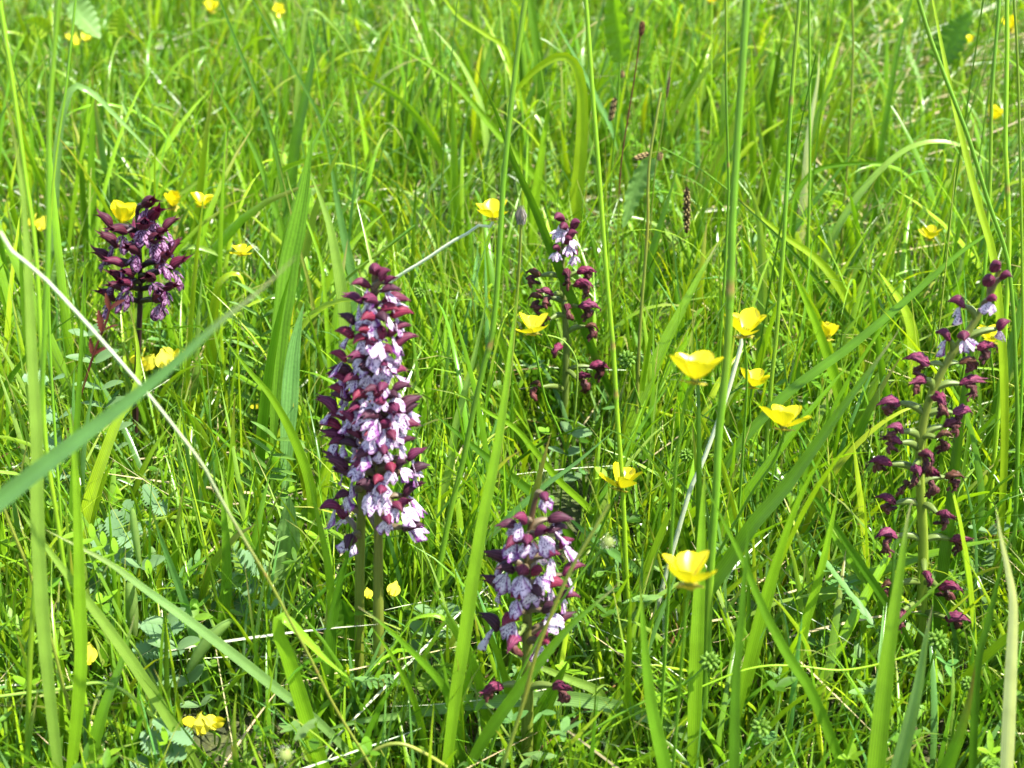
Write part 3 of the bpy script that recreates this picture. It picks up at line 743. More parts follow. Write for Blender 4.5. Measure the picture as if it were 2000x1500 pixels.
FR = ((0.120, 0.075, 0.030), (0.160, 0.200, 0.022))
orchid('tall pale purple spotted orchid spike, the hindmost and tallest of the twin spikes', 1385, '733,530 731,600 724,700 716,790 708,950 703,1100 702,1250 702,1370',
       '732,530,bud 756,534,bud 705,556 762,548 761,566 690,584 720,588 772,586 746,623 678,622 778,644 672,650 710,648 790,666 786,612 730,672 754,688 660,696 696,696 780,726 746,716 656,734 686,740 660,760 700,775 640,791 657,812 644,830 651,893 669,968 642,991 682,1060 660,865 690,800 668,722 702,664 716,622 745,652 652,850 668,775 712,720 762,605',
       (30, 72), 'fresh', 20, FR, extra_back=9)
orchid('purple and white spotted orchid spike in front, the lower of the twin spikes', 1410, '748,752 746,800 742,850 739,930 739,1050 739,1200 741,1395',
       '726,762 746,758 782,758 737,788 740,770 796,790 802,798 707,826 676,812 796,830 766,852 680,868 707,888 812,888 764,917 737,940 676,925 805,956 775,991 757,1017 807,1028 820,914 720,850 750,880 790,862 712,950 660,905 770,802 755,832 725,815 785,908 700,908 690,846 745,962 790,985 768,775',
       (36, 76), 'fresh', 23, FR, extra_back=7)
orchid('short purple and white orchid in the centre foreground', 1510, '1047,972 1040,1000 1032,1060 1030,1093 1029,1170 1030,1247 1030,1370 1030,1480',
       '1064,972 1012,1014 993,1026 1092,1014 1090,1034 1030,1058 972,1087 1082,1084 1018,1118 1052,1117 966,1139 1086,1142 1047,1157 957,1213 993,1213 1101,1207 1064,1256 963,1345,wilt 1095,1342,wilt 1119,1112 1003,1253,wilt 1060,1040 1002,1060 1108,1060 985,1112 1110,1165 1005,1165 1075,1190',
       (46, 78), 'fresh', 25, ((0.10, 0.05, 0.03), (0.150, 0.200, 0.022)), extra_back=2, size=1.02, leafs=(('1110,1290 1085,1340 1055,1400', 44, 'mid'),))
orchid('dark purple orchid with blackish stem at the left', 885, '268,412 268,428 271,470 273,507 274,560 273,609 269,700 265,790 262,875',
       '291,397 302,419 207,430 330,439 302,469 232,451 336,487 200,498 227,514 345,516 293,544 332,562 209,578 230,562 259,489 250,535 280,440 315,455 215,470 318,505 245,555 310,580 225,540',
       (45, 76), 'dark', 13, ((0.030, 0.012, 0.016), (0.040, 0.018, 0.016)), extra_back=2, top_r=0.6)
orchid('faded thin orchid behind the centre with a few fresh flowers at its top', 870, '1105,428 1101,458 1098,540 1103,609 1106,690 1104,786 1104,850',
       '1088,428,small 1128,438,bud 1098,446,small 1122,458,small 1084,486,small 1125,497,small 1040,533,wilt 1108,535,wilt 1144,529,wilt 1138,555,wilt 1043,581,wilt 1067,572,wilt 1108,602,wilt 1149,598,wilt 1158,639,wilt 1061,622,wilt 1089,680,wilt 1138,737,wilt 1169,715,wilt 1046,751,wilt 1112,470,small',
       (34, 66), 'wilt', 14, ((0.130, 0.120, 0.040), (0.130, 0.190, 0.030)), top_r=0.6, size=1.1)
orchid('tall wilted orchid with shrivelled maroon flowers leaning right', 1340, '1952,528 1946,545 1934,576 1912,615 1888,652 1845,715 1812,791 1797,867 1797,944 1803,1056 1800,1196 1797,1320',
       '1949,521,bud 1969,541,bud 1934,550,bud 1939,586,fresh 1964,632,small 1863,591,small 1837,654,small 1883,662,small 1926,677 1794,703 1896,708 1896,746 1835,779 1739,786 1878,804 1751,837 1860,827 1847,850 1811,891 1722,902 1867,930 1769,947 1733,975 1845,1006 1733,1045 1873,1053 1811,1126 1733,1143 1853,1146 1867,1207 1822,927 1794,745 1743,860 1760,1205 1790,920',
       (32, 82), 'wilt', 22, ((0.170, 0.190, 0.030), (0.190, 0.270, 0.020)), top_r=0.5)

# ------------------------------------------------------------------ buttercups
def petal_mesh(seed, cup):
    rs = np.random.default_rng(seed)
    mb = MB()
    t = np.linspace(0, 1, 9); s = np.linspace(-1, 1, 9)
    w = 0.37 * (0.12 + 0.95 * np.sin(np.clip(t, 0, 1) * math.pi * 0.66) ** 1.25) * np.sqrt(np.clip(1 - np.clip((t - 0.55) / 0.46, 0, 1) ** 2.2, 0.02, 1))
    end = 1 - 0.05 * np.exp(-(s / 0.2) ** 2) * rs.uniform(0, 1)
    ang = cup * (0.75 + 0.55 * (1 - np.exp(-2.0 * t)))
    dx = np.cos(ang); dz = np.sin(ang)
    x = np.r_[0, np.cumsum((dx[1:] + dx[:-1]) * 0.5 * np.diff(t))]
    z = np.r_[0, np.cumsum((dz[1:] + dz[:-1]) * 0.5 * np.diff(t))]
    y = w[:, None] * s[None]
    bowl = 0.34 * (s[None] ** 2) * w[:, None] * 1.2
    nx, nz = -np.sin(ang), np.cos(ang)
    X = x[:, None] * (1 + (end[None] - 1) * t[:, None]) + nx[:, None] * bowl
    Z = z[:, None] + nz[:, None] * bowl + 0.012 * np.sin(s[None] * 4 + rs.uniform(0, 6)) * t[:, None]
    V = np.stack([X, y, Z], -1)
    UV = np.stack(np.broadcast_arrays((s * 0.5 + 0.5)[None], t[:, None]), -1)
    C = np.array((0.82, 0.70, 0.012))[None, None] * np.ones((9, 9, 1))
    C[:2] = (0.62, 0.58, 0.012)
    mb.grid(V, UV, C)
    return mb.mesh('petal', M_YELLOW)

def stamens_mesh():
    mb = MB()
    rs = np.random.default_rng(5)
    for i in range(34):
        a = i * 2.39996; r = 0.19 * math.sqrt((i + 0.5) / 34)
        h = 0.24 - 0.4 * r + rs.uniform(-0.02, 0.03)
        d = np.array((math.cos(a), math.sin(a), 0))
        P = [d * r * 0.4 + np.array((0, 0, 0.02)), d * r * 0.9 + np.array((0, 0, h * 0.6)), d * r * 1.15 + np.array((0, 0, h)), d * r * 1.22 + np.array((0, 0, h + 0.05))]
        c = (0.55, 0.50, 0.03) if i > 8 else (0.30, 0.42, 0.04)
        mb.tube(P, [0.008, 0.010, 0.022, 0.008], c, 5)
    return mb.mesh('stamens', M_HERB)

def calyx_mesh():
    mb = MB()
    for k in range(5):
        a = (k + 0.5) * 2 * math.pi / 5
        t = np.linspace(0, 1, 5); s = np.linspace(-1, 1, 3)
        w = 0.17 * np.sin(np.clip(t * 0.85 + 0.15, 0, 1) * math.pi) ** 0.7
        r = 0.05 + 0.36 * t; z = -0.06 + 0.10 * t - 0.10 * t ** 2 - 0.02
        ca, sa = math.cos(a), math.sin(a)
        V = np.stack([r[:, None] * ca - w[:, None] * s[None] * sa, r[:, None] * sa + w[:, None] * s[None] * ca, z[:, None] - 0.03 * s[None] ** 2], -1)
        mb.grid(V, np.zeros((5, 3, 2)), (0.42, 0.36, 0.03))
    mb.tube([(0, 0, -0.16), (0, 0, -0.10), (0, 0, -0.04), (0, 0, 0.05)], [0.05, 0.09, 0.12, 0.10], (0.30, 0.32, 0.03), 8)
    return mb.mesh('calyx', M_HERB)

PETAL = {c: [petal_mesh(i + int(c * 100), {0.35: 0.48, 0.55: 0.80, 0.8: 0.98}[c]) for i in range(3)] for c in (0.35, 0.55, 0.8)}
STAMENS, CALYX = stamens_mesh(), calyx_mesh()

def buttercup(label, x, y, w, cup=0.55, tilt=0.25, to=-90, dx=0, petals=5, zmin=0.14, stem_px=None, spin=None, stem_w=None, group=None, stem_kind='mid', face=None):
    d_size = 0.0265 * FPX / w
    r = ray(x, y)
    d_h = (CAM_H - zmin) / -r.z
    dep = min(d_size, d_h)
    c0 = at_depth(x, y, dep)
    PL = w * dep / FPX / (2 * {0.35: 0.90, 0.55: 0.76, 0.8: 0.64}[cup])
    if stem_px:
        Y0 = c0.y
        pts = [tuple(map(float, q.split(','))) for q in stem_px.split()]
        P = [c0] + [at(px, py, Y0 - 0.0 + 0.004 * i) for i, (px, py) in enumerate(pts)]
        P = to_ground(P)
    else:
        g = Vector((c0.x + dx * dep / FPX, c0.y + random.uniform(-0.02, 0.05), -0.01))
        m1 = c0.lerp(g, 0.35) + Vector((random.uniform(-0.010, 0.010), 0, 0)); m2 = c0.lerp(g, 0.7) + Vector((random.uniform(-0.010, 0.010), 0, 0))
        P = [c0, m1, m2, g]
    root = Vector((P[-1].x, P[-1].y, 0))
    e = empty('buttercup', root, label, 'buttercup', group or 'buttercups scattered through the grass')
    a = math.radians(to)
    nrm = Vector((math.sin(tilt) * math.cos(a), math.sin(tilt) * math.sin(a), math.cos(tilt)))
    ux = (Vector((1, 0, 0)) - nrm * nrm.x).normalized()
    uy = nrm.cross(ux)
    q = Matrix(((ux.x, uy.x, nrm.x, 0), (ux.y, uy.y, nrm.y, 0), (ux.z, uy.z, nrm.z, 0), (0, 0, 0, 1)))
    rot = q @ Matrix.Rotation(random.uniform(0, 6.28) if spin is None else spin, 4, 'Z')
    cpos = c0 - nrm * (PL * 0.28)
    P[0] = cpos - nrm * PL * 0.1
    P.insert(1, cpos - nrm * PL * 0.55)
    mb = MB()
    C = catmull(P, 26)
    sr = (stem_w * dep / FPX / 2) if stem_w else 0.0009
    mb.tube(C, sr * np.linspace(0.85, 1.25, 26), np.array(KIND[stem_kind]), 7)
    origin_at_root(mb, root)
    link('stem', mb.mesh('stem', M_STEM), e)
    B = Matrix.Translation(cpos - root) @ rot @ Matrix.Scale(PL, 4)
    for k in range(petals):
        azp = k * 2 * math.pi / 5 + random.uniform(-0.06, 0.06)
        low = 0.42 if math.sin(azp + (spin or 0)) < -0.4 and cup < 0.7 else 0.0
        link('petal', random.choice(PETAL[cup]), e, B @ Matrix.Rotation(azp, 4, 'Z') @ Matrix.Rotation(low, 4, 'Y') @ Matrix.Rotation(random.uniform(-0.22, 0.24), 4, 'Y') @ Matrix.Rotation(random.uniform(-0.18, 0.18), 4, 'X') @ Matrix.Translation((0.05, 0, 0.01 * (k % 2))))
    link('stamens', STAMENS, e, B)
    link('calyx', CALYX, e, B)
    CLEAR.append((x - w * 0.6, y - w * 0.45, x + w * 0.6, y + w * 0.5, dep + 0.02))
    return e

buttercup('large out of focus buttercup left of the thickest grass stem', 1360, 722, 107, 0.55, 0.42, 70, dx=-30, stem_px='1340,770 1328,850 1318,930 1312,1040', spin=2.20)
buttercup('upright open buttercup in front of the thickest grass stem joint', 1453, 637, 86, 0.55, 0.30, 95, stem_px='1456,680 1458,760 1452,860', spin=2.20)
buttercup('small side turned buttercup below the open one near the thickest stem', 1470, 742, 64, 0.55, 0.40, 75, stem_px='1464,790 1468,880 1472,960', spin=2.20)
buttercup('blurred buttercup seen from the side in front of the wide diagonal blade', 1533, 817, 90, 0.55, 0.42, 75, stem_px='1530,850 1512,900 1470,960 1420,1050 1370,1140', spin=1.90)
buttercup('buttercup seen from the side above and right of the front orchid', 1214, 938, 80, 0.55, 0.50, 60, stem_px='1198,975 1175,1030 1150,1090 1118,1170', spin=2.30)
buttercup('lowest blurred buttercup in the right foreground', 1346, 1118, 110, 0.55, 0.34, 92, stem_px='1342,1160 1336,1230 1328,1330', spin=1.57)
buttercup('buttercup touching the faded middle orchid', 1041, 636, 70, 0.55, 0.28, 95, stem_px='1042,665 1052,720 1066,780 1092,840', spin=1.57)
buttercup('buttercup on a bleached bowed stalk right of the tallest orchid', 962, 413, 66, 0.55, 0.25, 110, stem_px='946,434 920,452 880,474 830,508 790,532 762,552', spin=0.3, stem_w=7, stem_kind='white')
buttercup('small buttercup alone at the right below the level blade', 1816, 458, 46, 0.55, 0.25, 90, spin=2.20)
buttercup('small buttercup half hidden by a blade at the right centre', 1617, 651, 42, 0.8, 0.2, 90, spin=1.57)
buttercup('buttercup behind the top of the wilted orchid', 1937, 656, 62, 0.55, 0.25, 95, spin=2.07)
buttercup('tall buttercup in front of the dark purple orchid', 239, 424, 60, 0.8, 0.2, 20, stem_px='226,452 214,500 202,560 192,640', spin=2.40)
buttercup('buttercup right of the top of the dark purple orchid', 395, 392, 48, 0.55, 0.3, 60, dx=-40, spin=2.20)
buttercup('half closed buttercup directly right of the dark orchid tip', 338, 396, 42, 0.8, 0.45, -60, spin=0.9)
buttercup('flat buttercup to the right of the dark purple orchid', 472, 489, 50, 0.35, 0.3, 90, spin=1.57)
buttercup('small buttercup at the top edge, left', 413, 15, 34, 0.55, 0.1, -90, spin=0.9)
buttercup('faded buttercup turned to the viewer at the top left centre', 545, 18, 26, 0.35, 0.8, -80, spin=0.9)
buttercup('small buttercup near the upper right corner', 1887, 78, 34, 0.55, 0.3, 30, spin=2.20)
buttercup('buttercup behind the tall stems at the upper right', 1939, 226, 38, 0.8, 0.2, -30, spin=0.4)
buttercup('buttercup half hidden at the right edge near the top', 1974, 50, 36, 0.8, 0.3, 200, spin=0.4)
buttercup('buttercup cut by the top edge right of centre', 1389, -2, 34, 0.55, 0.1, -90, spin=0.4)

# ------------------------------------------------------------------ yellow pea flowers
def pea_flower_mesh():
    mb = MB()
    t = np.linspace(0, 1, 8); s = np.linspace(-1, 1, 7)
    # standard petal: upright rounded fan
    w = 0.0058 * np.sin(np.clip(t * 0.86 + 0.1, 0, 1) * math.pi) ** 0.6
    V = np.stack([0.004 - 0.004 * t[:, None] + 0.0015 * s[None] ** 2 * t[:, None], w[:, None] * s[None], 0.001 + 0.0105 * t[:, None] - 0.0016 * s[None] ** 2], -1)
    UV = np.stack(np.broadcast_arrays((s * 0.5 + 0.5)[None], t[:, None]), -1)
    mb.grid(V, UV, (0.82, 0.75, 0.06))
    for sg in (-1, 1):
        w = 0.0030 * np.sin(np.clip(t * 0.9 + 0.08, 0, 1) * math.pi) ** 0.6
        V = np.stack([0.002 + 0.0100 * t[:, None] + 0 * s[None], sg * (0.0012 + 0.0016 * np.sin(t * 3)[:, None]) + 0 * s[None], 0.0015 + w[:, None] * s[None] + 0.001 * np.sin(t * 2.6)[:, None]], -1)
        mb.grid(V, UV, (0.82, 0.73, 0.04))
    m = np.linspace(0, 1, 8)
    mb.tube(np.stack([0.010 * m, 0 * m, 0.0015 * m ** 3 - 0.0006], -1), 0.0017 * np.sin(np.clip(m * 0.9 + 0.08, 0, 1) * math.pi) ** 0.6, (0.72, 0.66, 0.08), 7)
    mb.tube(np.stack([-0.004 + 0.006 * m, 0 * m, 0.0003 * m], -1), 0.0014 * (0.6 + 0.4 * m), (0.14, 0.20, 0.03), 7)
    return mb.mesh('flower', M_YELLOW)
PEA = pea_flower_mesh()

def herb_stem(parent, root, P, r, col, name='stem'):
    mb = MB()
    C = catmull(P, 22)
    mb.tube(C, r * np.linspace(0.75, 1.2, 22), np.array(col), 7)
    origin_at_root(mb, root)
    return link(name, mb.mesh(name, M_STEM), parent), C

def trefoil(label, x, y, g, n=4, size=1.0, spread=0.006, g_dx=0):
    Y0 = gy(g)
    c = at(x, y, Y0)
    gr = Vector((c.x + g_dx, Y0 + 0.015, -0.01))
    root = Vector((gr.x, gr.y, 0))
    e = empty('yellow_trefoil', root, label, 'wildflower', 'yellow pea flowers low in the grass')
    herb_stem(e, root, [c - Vector((0, 0, 0.003)), c.lerp(gr, 0.4) + Vector((0.006, 0, 0)), gr], 0.0008, KIND['mid'])
    for k in range(n):
        a = -1.57 + (k - (n - 1) / 2) * (4.2 / max(n, 2)) + random.uniform(-0.2, 0.2)
        d = Vector((math.cos(a), math.sin(a), 0))
        Mx = Matrix.Translation(c - root + d * spread * size) @ Matrix.Rotation(a, 4, 'Z') @ Matrix.Rotation(random.uniform(-0.5, 0.1), 4, 'Y') @ Matrix.Rotation(random.uniform(-0.4, 0.4), 4, 'X') @ Matrix.Scale(size * random.uniform(0.9, 1.1), 4)
        link('flower', PEA, e, Mx)
    CLEAR.append((x - 40, y - 25, x + 40, y + 30, depth_of(c) + 0.02))
trefoil('cluster of yellow pea flowers under the dark purple orchid', 312, 706, 850, 4, 1.25, 0.008)
trefoil('yellow pea flowers near the bottom left', 402, 1418, 1480, 3, 0.85, 0.005)
trefoil('yellow flower peeping between blades at the lower left', 178, 1276, 1400, 1, 0.9)
trefoil('yellow flower between the twin orchid stems and a blade', 768, 1150, 1290, 1, 0.85)
trefoil('orange yellow flower glimpsed just left of the front twin stem', 722, 1158, 1280, 1, 0.6)
trefoil('small yellow flower by the leaves at the top left', 155, 80, 300, 3, 1.1)
trefoil('yellow flower hidden behind stems left of the dark orchid', 86, 438, 600, 3, 1.0)
trefoil('tiny yellow flower in the grass left of the tallest orchid', 514, 793, 880, 2, 0.6)

# ------------------------------------------------------------------ buttercup seed heads and buds
def seedhead_mesh(spiky=True):
    mb = MB()
    rs = np.random.default_rng(2)
    n = 34
    for i in range(n):
        z = 1 - 2 * (i + 0.5) / n; r = math.sqrt(1 - z * z); a = i * 2.39996
        d = np.array((r * math.cos(a), r * math.sin(a), z))
        side = np.cross(d, (0.3, 0.2, 0.9)); side /= np.linalg.norm(side)
        P = np.array([d * 0.35, d * 0.75, d * 1.0, d * 1.22 + side * 0.10])
        mb.tube(P, [0.10, 0.26, 0.17, 0.02], np.array((0.16, 0.30, 0.03)) * rs.uniform(0.8, 1.3), 6)
    return mb.mesh('seed_cluster', M_HERB)
SEED = seedhead_mesh()

def bud_mesh():
    mb = MB()
    m = np.linspace(0, 1, 10)
    mb.tube(np.stack([0 * m, 0 * m, -1 + 2.1 * m], -1), 0.95 * np.sin(np.clip(m * 0.94 + 0.04, 0, 1) * math.pi) ** 0.55, (0.30, 0.36, 0.10), 10)
    rs = np.random.default_rng(4)
    for i in range(60):
        d = rs.normal(size=3); d /= np.linalg.norm(d)
        mb.tube([d * 0.85, d * 1.25 + (0, 0, 0.05), d * 1.5 + np.array((0, 0, 0.1))], [0.03, 0.022, 0.006], (0.6, 0.62, 0.45), 3)
    return mb.mesh('bud_head', M_HERB)
BUD = bud_mesh()

def head_plant(label, name, cat, mesh, x, y, px, g, stem_px=None, kind='mid', group=None, tilt=0.3):
    Y0 = gy(g)
    c = at(x, y, Y0)
    P = to_ground([c] + [at(*map(float, q.split(',')), Y0) for q in stem_px.split()]) if stem_px else [c, c.lerp(Vector((c.x + random.uniform(-0.02, 0.02), Y0 + 0.02, 0)), 0.5) + Vector((random.uniform(-0.008, 0.008), 0, 0)), Vector((c.x + random.uniform(-0.02, 0.02), Y0 + 0.02, -0.01))]
    root = Vector((P[-1].x, P[-1].y, 0))
    e = empty(name, root, label, cat, group)
    herb_stem(e, root, P, 0.0008, KIND[kind])
    r = 0.5 * px * mpp(c) * 0.85
    link(mesh.name.split('.')[0], mesh, e, Matrix.Translation(c - root) @ Matrix.Rotation(random.uniform(-tilt, tilt), 4, 'X') @ Matrix.Rotation(random.uniform(0, 6), 4, 'Z') @ Matrix.Scale(r, 4))
    CLEAR.append((x - px * 0.6, y - px * 0.6, x + px * 0.6, y + px * 0.6, depth_of(c) + 0.02))
for lab, x, y, px, g, sp in (
        ('green buttercup seed head left of the white lit grass stalk', 1340, 889, 28, 1150, None),
        ('green buttercup seed head right of the small side turned buttercup', 1513, 716, 34, 1050, '1480,740 1440,760 1400,790'),
        ('dull green seed head between faded orchid and large buttercup', 1224, 702, 38, 1000, None),
        ('blurred green seed head at the bottom right of centre', 1386, 1292, 42, 1560, '1344,1330 1280,1360 1200,1400'),
        ('blurred green seed head at the bottom beside dark near blade', 1486, 1420, 42, 1640, None),
        ('green seed head low on the wilted orchid stem', 1831, 1250, 44, 1480, None),
        ('blurred green seed head left of the wilted orchid foot', 1776, 1284, 36, 1500, None),
        ('small green seed head near the right edge at the bottom', 1890, 1335, 30, 1560, None),
        ('small green seed head right of the tallest orchid tip', 820, 572, 24, 860, None),
        ('tiny green seed head at the top left of centre', 672, 16, 18, 330, None),
        ('tiny green seed head near the brown sedge spike', 1450, 529, 15, 760, None)):
    head_plant(lab, 'buttercup_seed_head', 'seed head', SEED, x, y, px, g, sp, group='green buttercup seed heads')
head_plant('blurred hairy flower bud right of the front orchid', 'flower_bud', 'flower bud', BUD, 1187, 1060, 30, 1560, '1160,1090 1120,1140')
head_plant('round hairy flower bud at the bottom edge left of centre', 'flower_bud', 'flower bud', BUD, 557, 1475, 34, 1700, None)

# ------------------------------------------------------------------ spent dandelion like head
def spent_head():
    Y0 = gy(1080)
    pts = '1018,432 1014,520 1006,620 997,720 984,815 976,900'
    P = to_ground([at(*map(float, q.split(',')), Y0) for q in pts.split()])
    root = Vector((P[-1].x, P[-1].y, 0))
    e = empty('spent_flower_head', root, 'spent grey flower head on a pale hairy stalk left of the faded orchid', 'seed head')
    herb_stem(e, root, P, 0.0013, KIND['olive'])
    c = P[0]
    mb = MB()
    rs = np.random.default_rng(8)
    m = np.linspace(0, 1, 8)
    mb.tube(np.stack([0 * m, 0 * m, -0.002 + 0.012 * m], -1), 0.0038 * (1 - 0.5 * m), (0.16, 0.15, 0.08), 9)
    for i in range(46):
        a = rs.uniform(0, 6.28); r = rs.uniform(0.001, 0.0040); h = rs.uniform(0.010, 0.016)
        b = np.array((math.cos(a), math.sin(a), 0))
        mb.tube([b * 0.0035 + (0, 0, rs.uniform(-0.004, 0.004)), b * (r + 0.002) + (0, 0, 0.006), b * r * 0.6 + (0, 0, h)], [0.0005, 0.0005, 0.0002], np.array((0.34, 0.30, 0.24)) * rs.uniform(0.5, 1.3), 4)
    link('withered_head', mb.mesh('withered_head', M_STRAW), e, Matrix.Translation(c - root) @ Matrix.Scale(0.72, 4))
    CLEAR.append((1000, 405, 1036, 470, depth_of(c)))
spent_head()

# ------------------------------------------------------------------ sedge with hanging brown spikes
def spike_part(parent, root, a, b, w, cols=((0.05, 0.03, 0.012), (0.42, 0.30, 0.12)), scales=70):
    mb = MB()
    a, b = np.array(a), np.array(b)
    ax = b - a; L = np.linalg.norm(ax); ax /= L
    s1 = np.cross(ax, (0.2, 1, 0.1)); s1 /= np.linalg.norm(s1); s2 = np.cross(ax, s1)
    m = np.linspace(0, 1, 9)
    mb.tube(a[None] + ax[None] * (L * m)[:, None], w * 0.34 * np.sin(np.clip(m * 0.9 + 0.05, 0, 1) * math.pi) ** 0.5, cols[0], 7)
    for i in range(scales):
        t = 0.04 + 0.9 * i / scales; an = i * 2.39996
        d = s1 * math.cos(an) + s2 * math.sin(an)
        rr = w * 0.36 * math.sin(min(1, t * 0.9 + 0.07) * math.pi) ** 0.5
        p = a + ax * L * t + d * rr * 0.8
        mb.tube([p, p + d * w * 0.12 + ax * w * 0.12, p + d * w * 0.16 + ax * w * 0.3], [w * 0.05, w * 0.10, w * 0.015], cols[1] if i % 3 else cols[0], 5)
    origin_at_root(mb, root)
    link('spike', mb.mesh('spike', M_STRAW), parent)

def sedge(label, g, culm, spikes, kind='mid'):
    Y0 = gy(g)
    P = to_ground([at(*map(float, q.split(',')), Y0) for q in culm.split()])
    root = Vector((P[-1].x, P[-1].y, 0))
    e = empty('sedge', root, label, 'sedge')
    herb_stem(e, root, P, 0.0007, KIND[kind])
    for sp in spikes:
        pts = [at(*map(float, q.split(',')), Y0 - 0.004) for q in sp[0].split()]
        if len(pts) > 2:
            herb_stem(e, root, pts[:-1], 0.0003, KIND['olive'], 'spike_stalk')
        spike_part(e, root, pts[-2], pts[-1], sp[1] * mpp(pts[-1]), *(sp[2:]))
        q = [tuple(map(float, t.split(','))) for t in sp[0].split()]
        CLEAR.append((q[-1][0] - 20, min(q[-1][1], q[-2][1]) - 8, q[-1][0] + 20, max(q[-1][1], q[-2][1]) + 8, depth_of(pts[-1])))
sedge('sedge with a long brown spike hanging on a thread, right of centre', 760, '1292,288 1300,294 1349,318 1430,378 1527,469 1575,530', (('1345,317 1343,340 1341,365 1341,455', 17), ('1300,294 1285,296 1268,300 1240,310', 13), ('1296,292 1291,297 1288,312', 12)))
sedge('sedge with a short dark spike hanging below the dock leaf', 560, '1214,118 1222,150 1232,210 1242,280 1250,360', (('1222,166 1210,176 1201,190 1192,236', 14), ('1217,128 1214,138 1216,150', 11)))
sedge('dock like reddish stem with a brown seed spike in the upper centre', 700, '1252,55 1241,140 1224,245 1212,330 1208,420 1204,480', (('1250,84 1252,70 1255,42', 13, ((0.09, 0.035, 0.015), (0.26, 0.12, 0.05)), 46),), kind='red')
sedge('thin stalk with a drooping flowering top beside the hanging spike', 720, '1310,130 1300,200 1290,270 1280,330 1272,420', (('1312,118 1308,150 1302,190', 8, ((0.12, 0.08, 0.04), (0.22, 0.16, 0.09)), 30),), kind='olive')

# ------------------------------------------------------------------ dock and other single leaves
def stalk_leaf(label, name, g, leaf_px, w, kind, stalk_px, ruffle=0.2, roll=0.2, mat=None, stalk='mid', face=None, prof='ovate0', sw=0.0012):
    Y0 = gy(g)
    P = to_ground([at(*map(float, q.split(',')), Y0) for q in stalk_px.split()])
    root = Vector((P[-1].x, P[-1].y, 0))
    e = empty(name, root, label, 'leaf')
    herb_stem(e, root, P, sw, KIND[stalk], 'stalk')
    lp = [at(*map(float, q.split(',')), Y0 - 0.006) for q in leaf_px.split()]
    mb = MB()
    sheet_along(mb, lp, w * mpp(lp[0]), np.array(KIND[kind]), prof, roll, 0.25, 0.16, 24, 9, ruffle=ruffle)
    origin_at_root(mb, root)
    link('blade', mb.mesh('blade', mat or M_HERB), e)
_p0 = profile
def profile(kind, s):
    if kind == 'ovate0':
        return np.maximum(0.03, np.sin(np.clip(s * 0.93 + 0.07, 0, 1) ** 0.72 * math.pi) ** 0.7)
    return _p0(kind, s)
stalk_leaf('large wavy edged dock leaf standing at the top right of centre', 'dock_leaf', 620, '1196,-40 1199,20 1206,70 1212,122', 50, 'bright', '1211,119 1206,210 1196,315 1191,400', 0.25, 0.25)
stalk_leaf('grey green wavy dock leaf pointing down beside the red stem', 'dock_leaf', 700, '1216,446 1226,420 1240,375 1262,332 1276,310', 40, 'grey', '1278,308 1270,340 1262,400 1255,470', 0.25, 0.35)
stalk_leaf('broad pale leaf among the bright leaves at the top left', 'broad_leaf', 330, '196,75 180,52 160,25 146,0', 60, 'grey', '146,0 150,40 160,110', 0.12, 0.5)
stalk_leaf('bright yellow green lobed leaf at the far top left', 'broad_leaf', 330, '52,42 66,46 80,54 93,66', 42, 'yellow', '93,66 96,90 100,130', 0.5, 0.2)
stalk_leaf('upright bright yellow green leaf near the top left', 'broad_leaf', 320, '236,14 234,34 230,55 226,72', 34, 'yellow', '226,72 224,90 222,120', 0.4, 0.2)
stalk_leaf('big shadowy leaf near the upper right corner', 'broad_leaf', 330, '1900,20 1875,52 1850,88 1832,120', 80, 'mid', '1832,120 1826,140 1820,170', 0.2, 0.6)
stalk_leaf('small rounded bright leaf left of the thin dark blade at the top', 'broad_leaf', 420, '580,130 598,145 615,160 628,178', 44, 'yellow', '628,178 634,200 640,240', 0.3, 0.3)
stalk_leaf('pale lobed leaf low down left of the front orchid', 'broad_leaf', 1420, '815,1345 840,1330 868,1318 885,1300', 60, 'pale', '885,1300 890,1320 895,1350', 0.35, 0.3)
stalk_leaf('lobed grey green leaf low in the right foreground', 'broad_leaf', 1240, '1605,1140 1635,1150 1668,1165 1690,1180', 70, 'grey', '1690,1180 1696,1190 1700,1205', 0.4, 0.4)
stalk_leaf('lobed pale leaf beside the wilted orchid stem', 'broad_leaf', 1240, '1890,1130 1870,1138 1845,1140 1825,1120', 60, 'grey', '1825,1120 1828,1140 1832,1170', 0.5, 0.2)
stalk_leaf('shining dark green leaf behind the twin orchid stems', 'broad_leaf', 1340, '668,1170 675,1200 680,1240 684,1280', 54, 'dark', '684,1280 686,1290 688,1305', 0.15, 0.1)

# ------------------------------------------------------------------ leafy herbs: vetch, burnet, red stemmed herb, pods
def leaflet_mesh(name, toothed, col, mat):
    mb = MB()
    n = 15 if toothed else 9
    t = np.linspace(0, 1, n); s = np.array([-1, -0.5, 0, 0.5, 1.0])
    w = np.sin(np.clip(t * 0.96 + 0.02, 0, 1) ** 0.85 * math.pi) ** 0.65
    if toothed:
        w = w * (1 + 0.28 * np.where(np.arange(n) % 2 == 0, -1, 1) * (t > 0.12))
    V = np.stack([t[:, None] + 0 * s[None], 0.5 * w[:, None] * s[None], 0.06 * np.abs(s)[None] * w[:, None] - 0.15 * t[:, None] ** 2], -1)
    UV = np.stack(np.broadcast_arrays((s * 0.5 + 0.5)[None], t[:, None]), -1)
    mb.grid(V, UV, col)
    return mb.mesh(name, mat)
LEAFLET = {'vetch': leaflet_mesh('leaflet', False, (0.13, 0.26, 0.035), M_HERB), 'burnet': leaflet_mesh('leaflet', True, (0.17, 0.30, 0.13), M_HERB),
           'round': leaflet_mesh('leaflet', False, (0.17, 0.29, 0.11), M_HERB), 'red': leaflet_mesh('leaflet', True, (0.13, 0.03, 0.02), M_HERB)}

